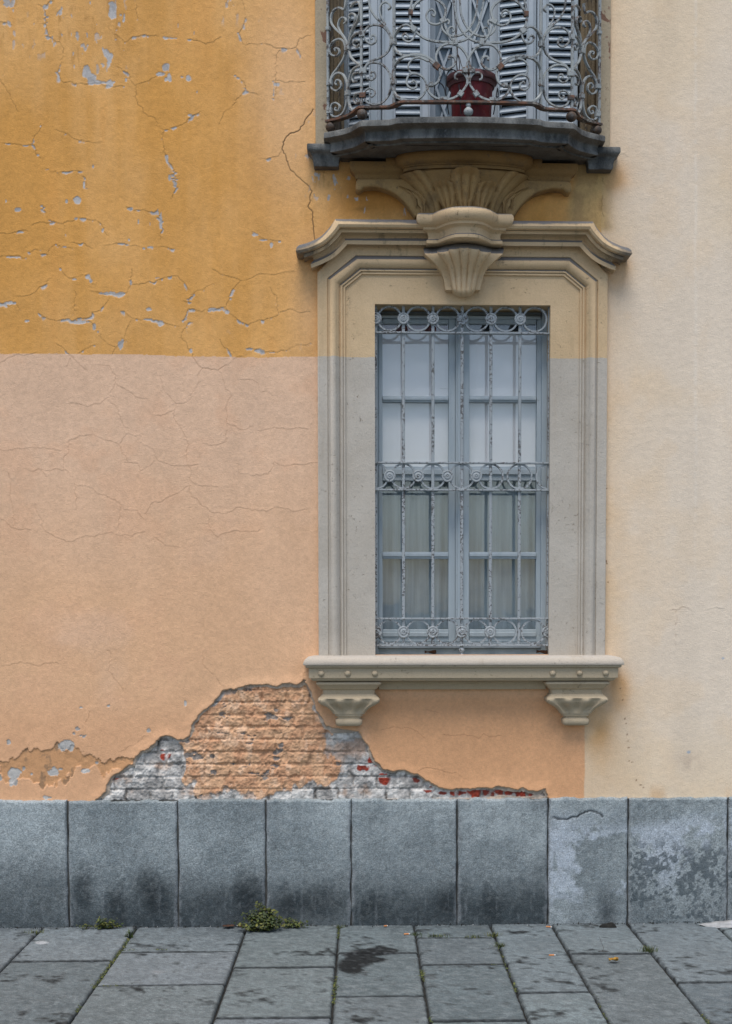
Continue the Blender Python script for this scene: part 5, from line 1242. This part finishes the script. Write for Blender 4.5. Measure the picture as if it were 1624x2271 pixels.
def lump_obj(name, label, cat, pos, sx, sy, sz, mat, seed, n=3):
    bm = bmesh.new(); bmesh.ops.create_icosphere(bm, subdivisions=n, radius=1); rg = np.random.RandomState(seed); dirs = rg.normal(size=(9, 3)); ph = rg.rand(9)*6
    for v in bm.verts:
        c = np.array(v.co); k = 1 + .12*sum(math.sin(3.2*float(d@c)+p) for d, p in zip(dirs, ph))/2.2; v.co = Vector((c[0]*sx*k, c[1]*sy*k, max(c[2]*sz*k, -.004)))
    mb = MB().bm(bm); o = mb.build(name, mat, None, True); o.location = pos; return tag(o, label, cat)
lump_obj('dirt_clump', 'dark clump of dirt at the foot of the lime-stained base block', 'dirt clump', G(1349, 2056), .045, .018, .022, m_soil, 3)
lump_obj('mortar_lump', 'pale spilled mortar at the wall foot by the right edge', 'mortar', G(1612, 2052), .12, .05, .022, m_mortar, 5)
# fine litter along the wall foot
V = []; Fc = []; rg = random.Random(33); lt_ = MB()
for _ in range(240):
    x = rg.uniform(-2.1, 2.2); y = -.03 - abs(rg.gauss(0, .03)) - (rg.random() < .3)*rg.random()*.5; s = rg.uniform(.0012, .004); p = Vector((x, y, s*.4)); e = [Vector((rg.gauss(0, 1), rg.gauss(0, 1), rg.gauss(0, .5))).normalized()*s*rg.uniform(.6, 1.6) for _ in range(4)]
    lt_.add([p+e[0], p+e[1], p+e[2], p+Vector((0, 0, s))], [(0, 1, 2), (0, 1, 3), (1, 2, 3), (2, 0, 3)])
o = lt_.build('litter', m_mortar); o['kind'] = 'stuff'; tag(o, 'fine pale grit and crumbs scattered along the wall foot', 'grit')
lt_ = MB()
for _ in range(260):
    x = rg.uniform(-2.1, 2.2); y = -.028 - abs(rg.gauss(0, .02)); s = rg.uniform(.002, .007); p = Vector((x, y, s*.3)); e = [Vector((rg.gauss(0, 1), rg.gauss(0, 1), rg.gauss(0, .4))).normalized()*s*rg.uniform(.6, 1.6) for _ in range(3)]
    lt_.add([p+e[0], p+e[1], p+e[2], p+Vector((0, 0, s))], [(0, 1, 2), (0, 1, 3), (1, 2, 3), (2, 0, 3)])
o = lt_.build('litter', m_soil); o['kind'] = 'stuff'; tag(o, 'dark soil crumbs and leaf scraps lying along the wall foot', 'dirt')

# ------------------------------------------------------------------ flower pot on the balcony
pp = .235
pc = U(1046, 240, pp); zp = zsl + .001
pot = empty('flower_pot', 'dark red flower pot with wide rim standing on the balcony behind the railing', 'flower pot', (pc.x, -pp, zp))
ztopp = zY(172.5, pp, 1046) - zp
n = 72; rows = []
for r, h in ((.088, 0), (.090, .004), (.0975, ztopp-.055), (.099, ztopp-.05)):
    rows.append([Vector(((r + (.0016*abs(math.sin(k*math.pi*18/n)) if 0 < h else 0))*math.cos(2*math.pi*k/n), (r + (.0016*abs(math.sin(k*math.pi*18/n)) if 0 < h else 0))*math.sin(2*math.pi*k/n), h)) for k in range(n)])
MB().loft(rows, True, True, True).build('pot_body', m_pot, pot, 50)
MB().lathe((0, 0, 0), [(.099, ztopp-.05), (.108, ztopp-.050), (.110, ztopp-.032), (.1105, ztopp-.030), (.120, ztopp-.029), (.1235, ztopp-.022), (.122, ztopp-.006), (.117, ztopp), (.112, ztopp-.004), (.108, ztopp-.02)], 48).build('pot_rim', m_potrim, pot, 35)
loc = Vector((pc.x, -pp, zp)); wv = MB()
def wl(pts, p): return [U(*zB_([q])[0], p) - loc for q in pts]
for pts in ([(870,1690),(850,1560),(828,1400),(830,1200),(850,1080),(900,1032),(960,1040),(1010,1090)], [(655,1500),(660,1290),(690,1225),(750,1230),(800,1300),(822,1400)], [(1530,1690),(1560,1500),(1590,1300),(1600,1430),(1570,1420)], [(1050,1680),(1040,1500),(1020,1250)]):
    wv.tube([Vector(v) for v in crom(wl(pts, pp+.115), 4)], .0028, 6)
wv.build('wire_holder', m_wire, pot, True)
vn = MB(); base = U(*zB_([(1010,1150)])[0], pp)
for pts in ([(1012,1240),(1000,1060),(985,930),(1000,800),(995,680),(970,480),(960,300),(945,120),(935,-60)], [(1000,800),(1030,860),(1055,960),(1090,1030)], [(975,500),(990,400),(970,280)], [(1010,1100),(1030,960),(1010,840),(990,700)]):
    vn.tube([Vector(v) for v in crom([U(*zB_([q])[0], pp) - base for q in pts], 4)], .0026, 6, .5)
o = vn.build('dead_vine', m_stem, None, True); o.location = base; tag(o, 'thin dead vine stem climbing from the red flower pot', 'vine')
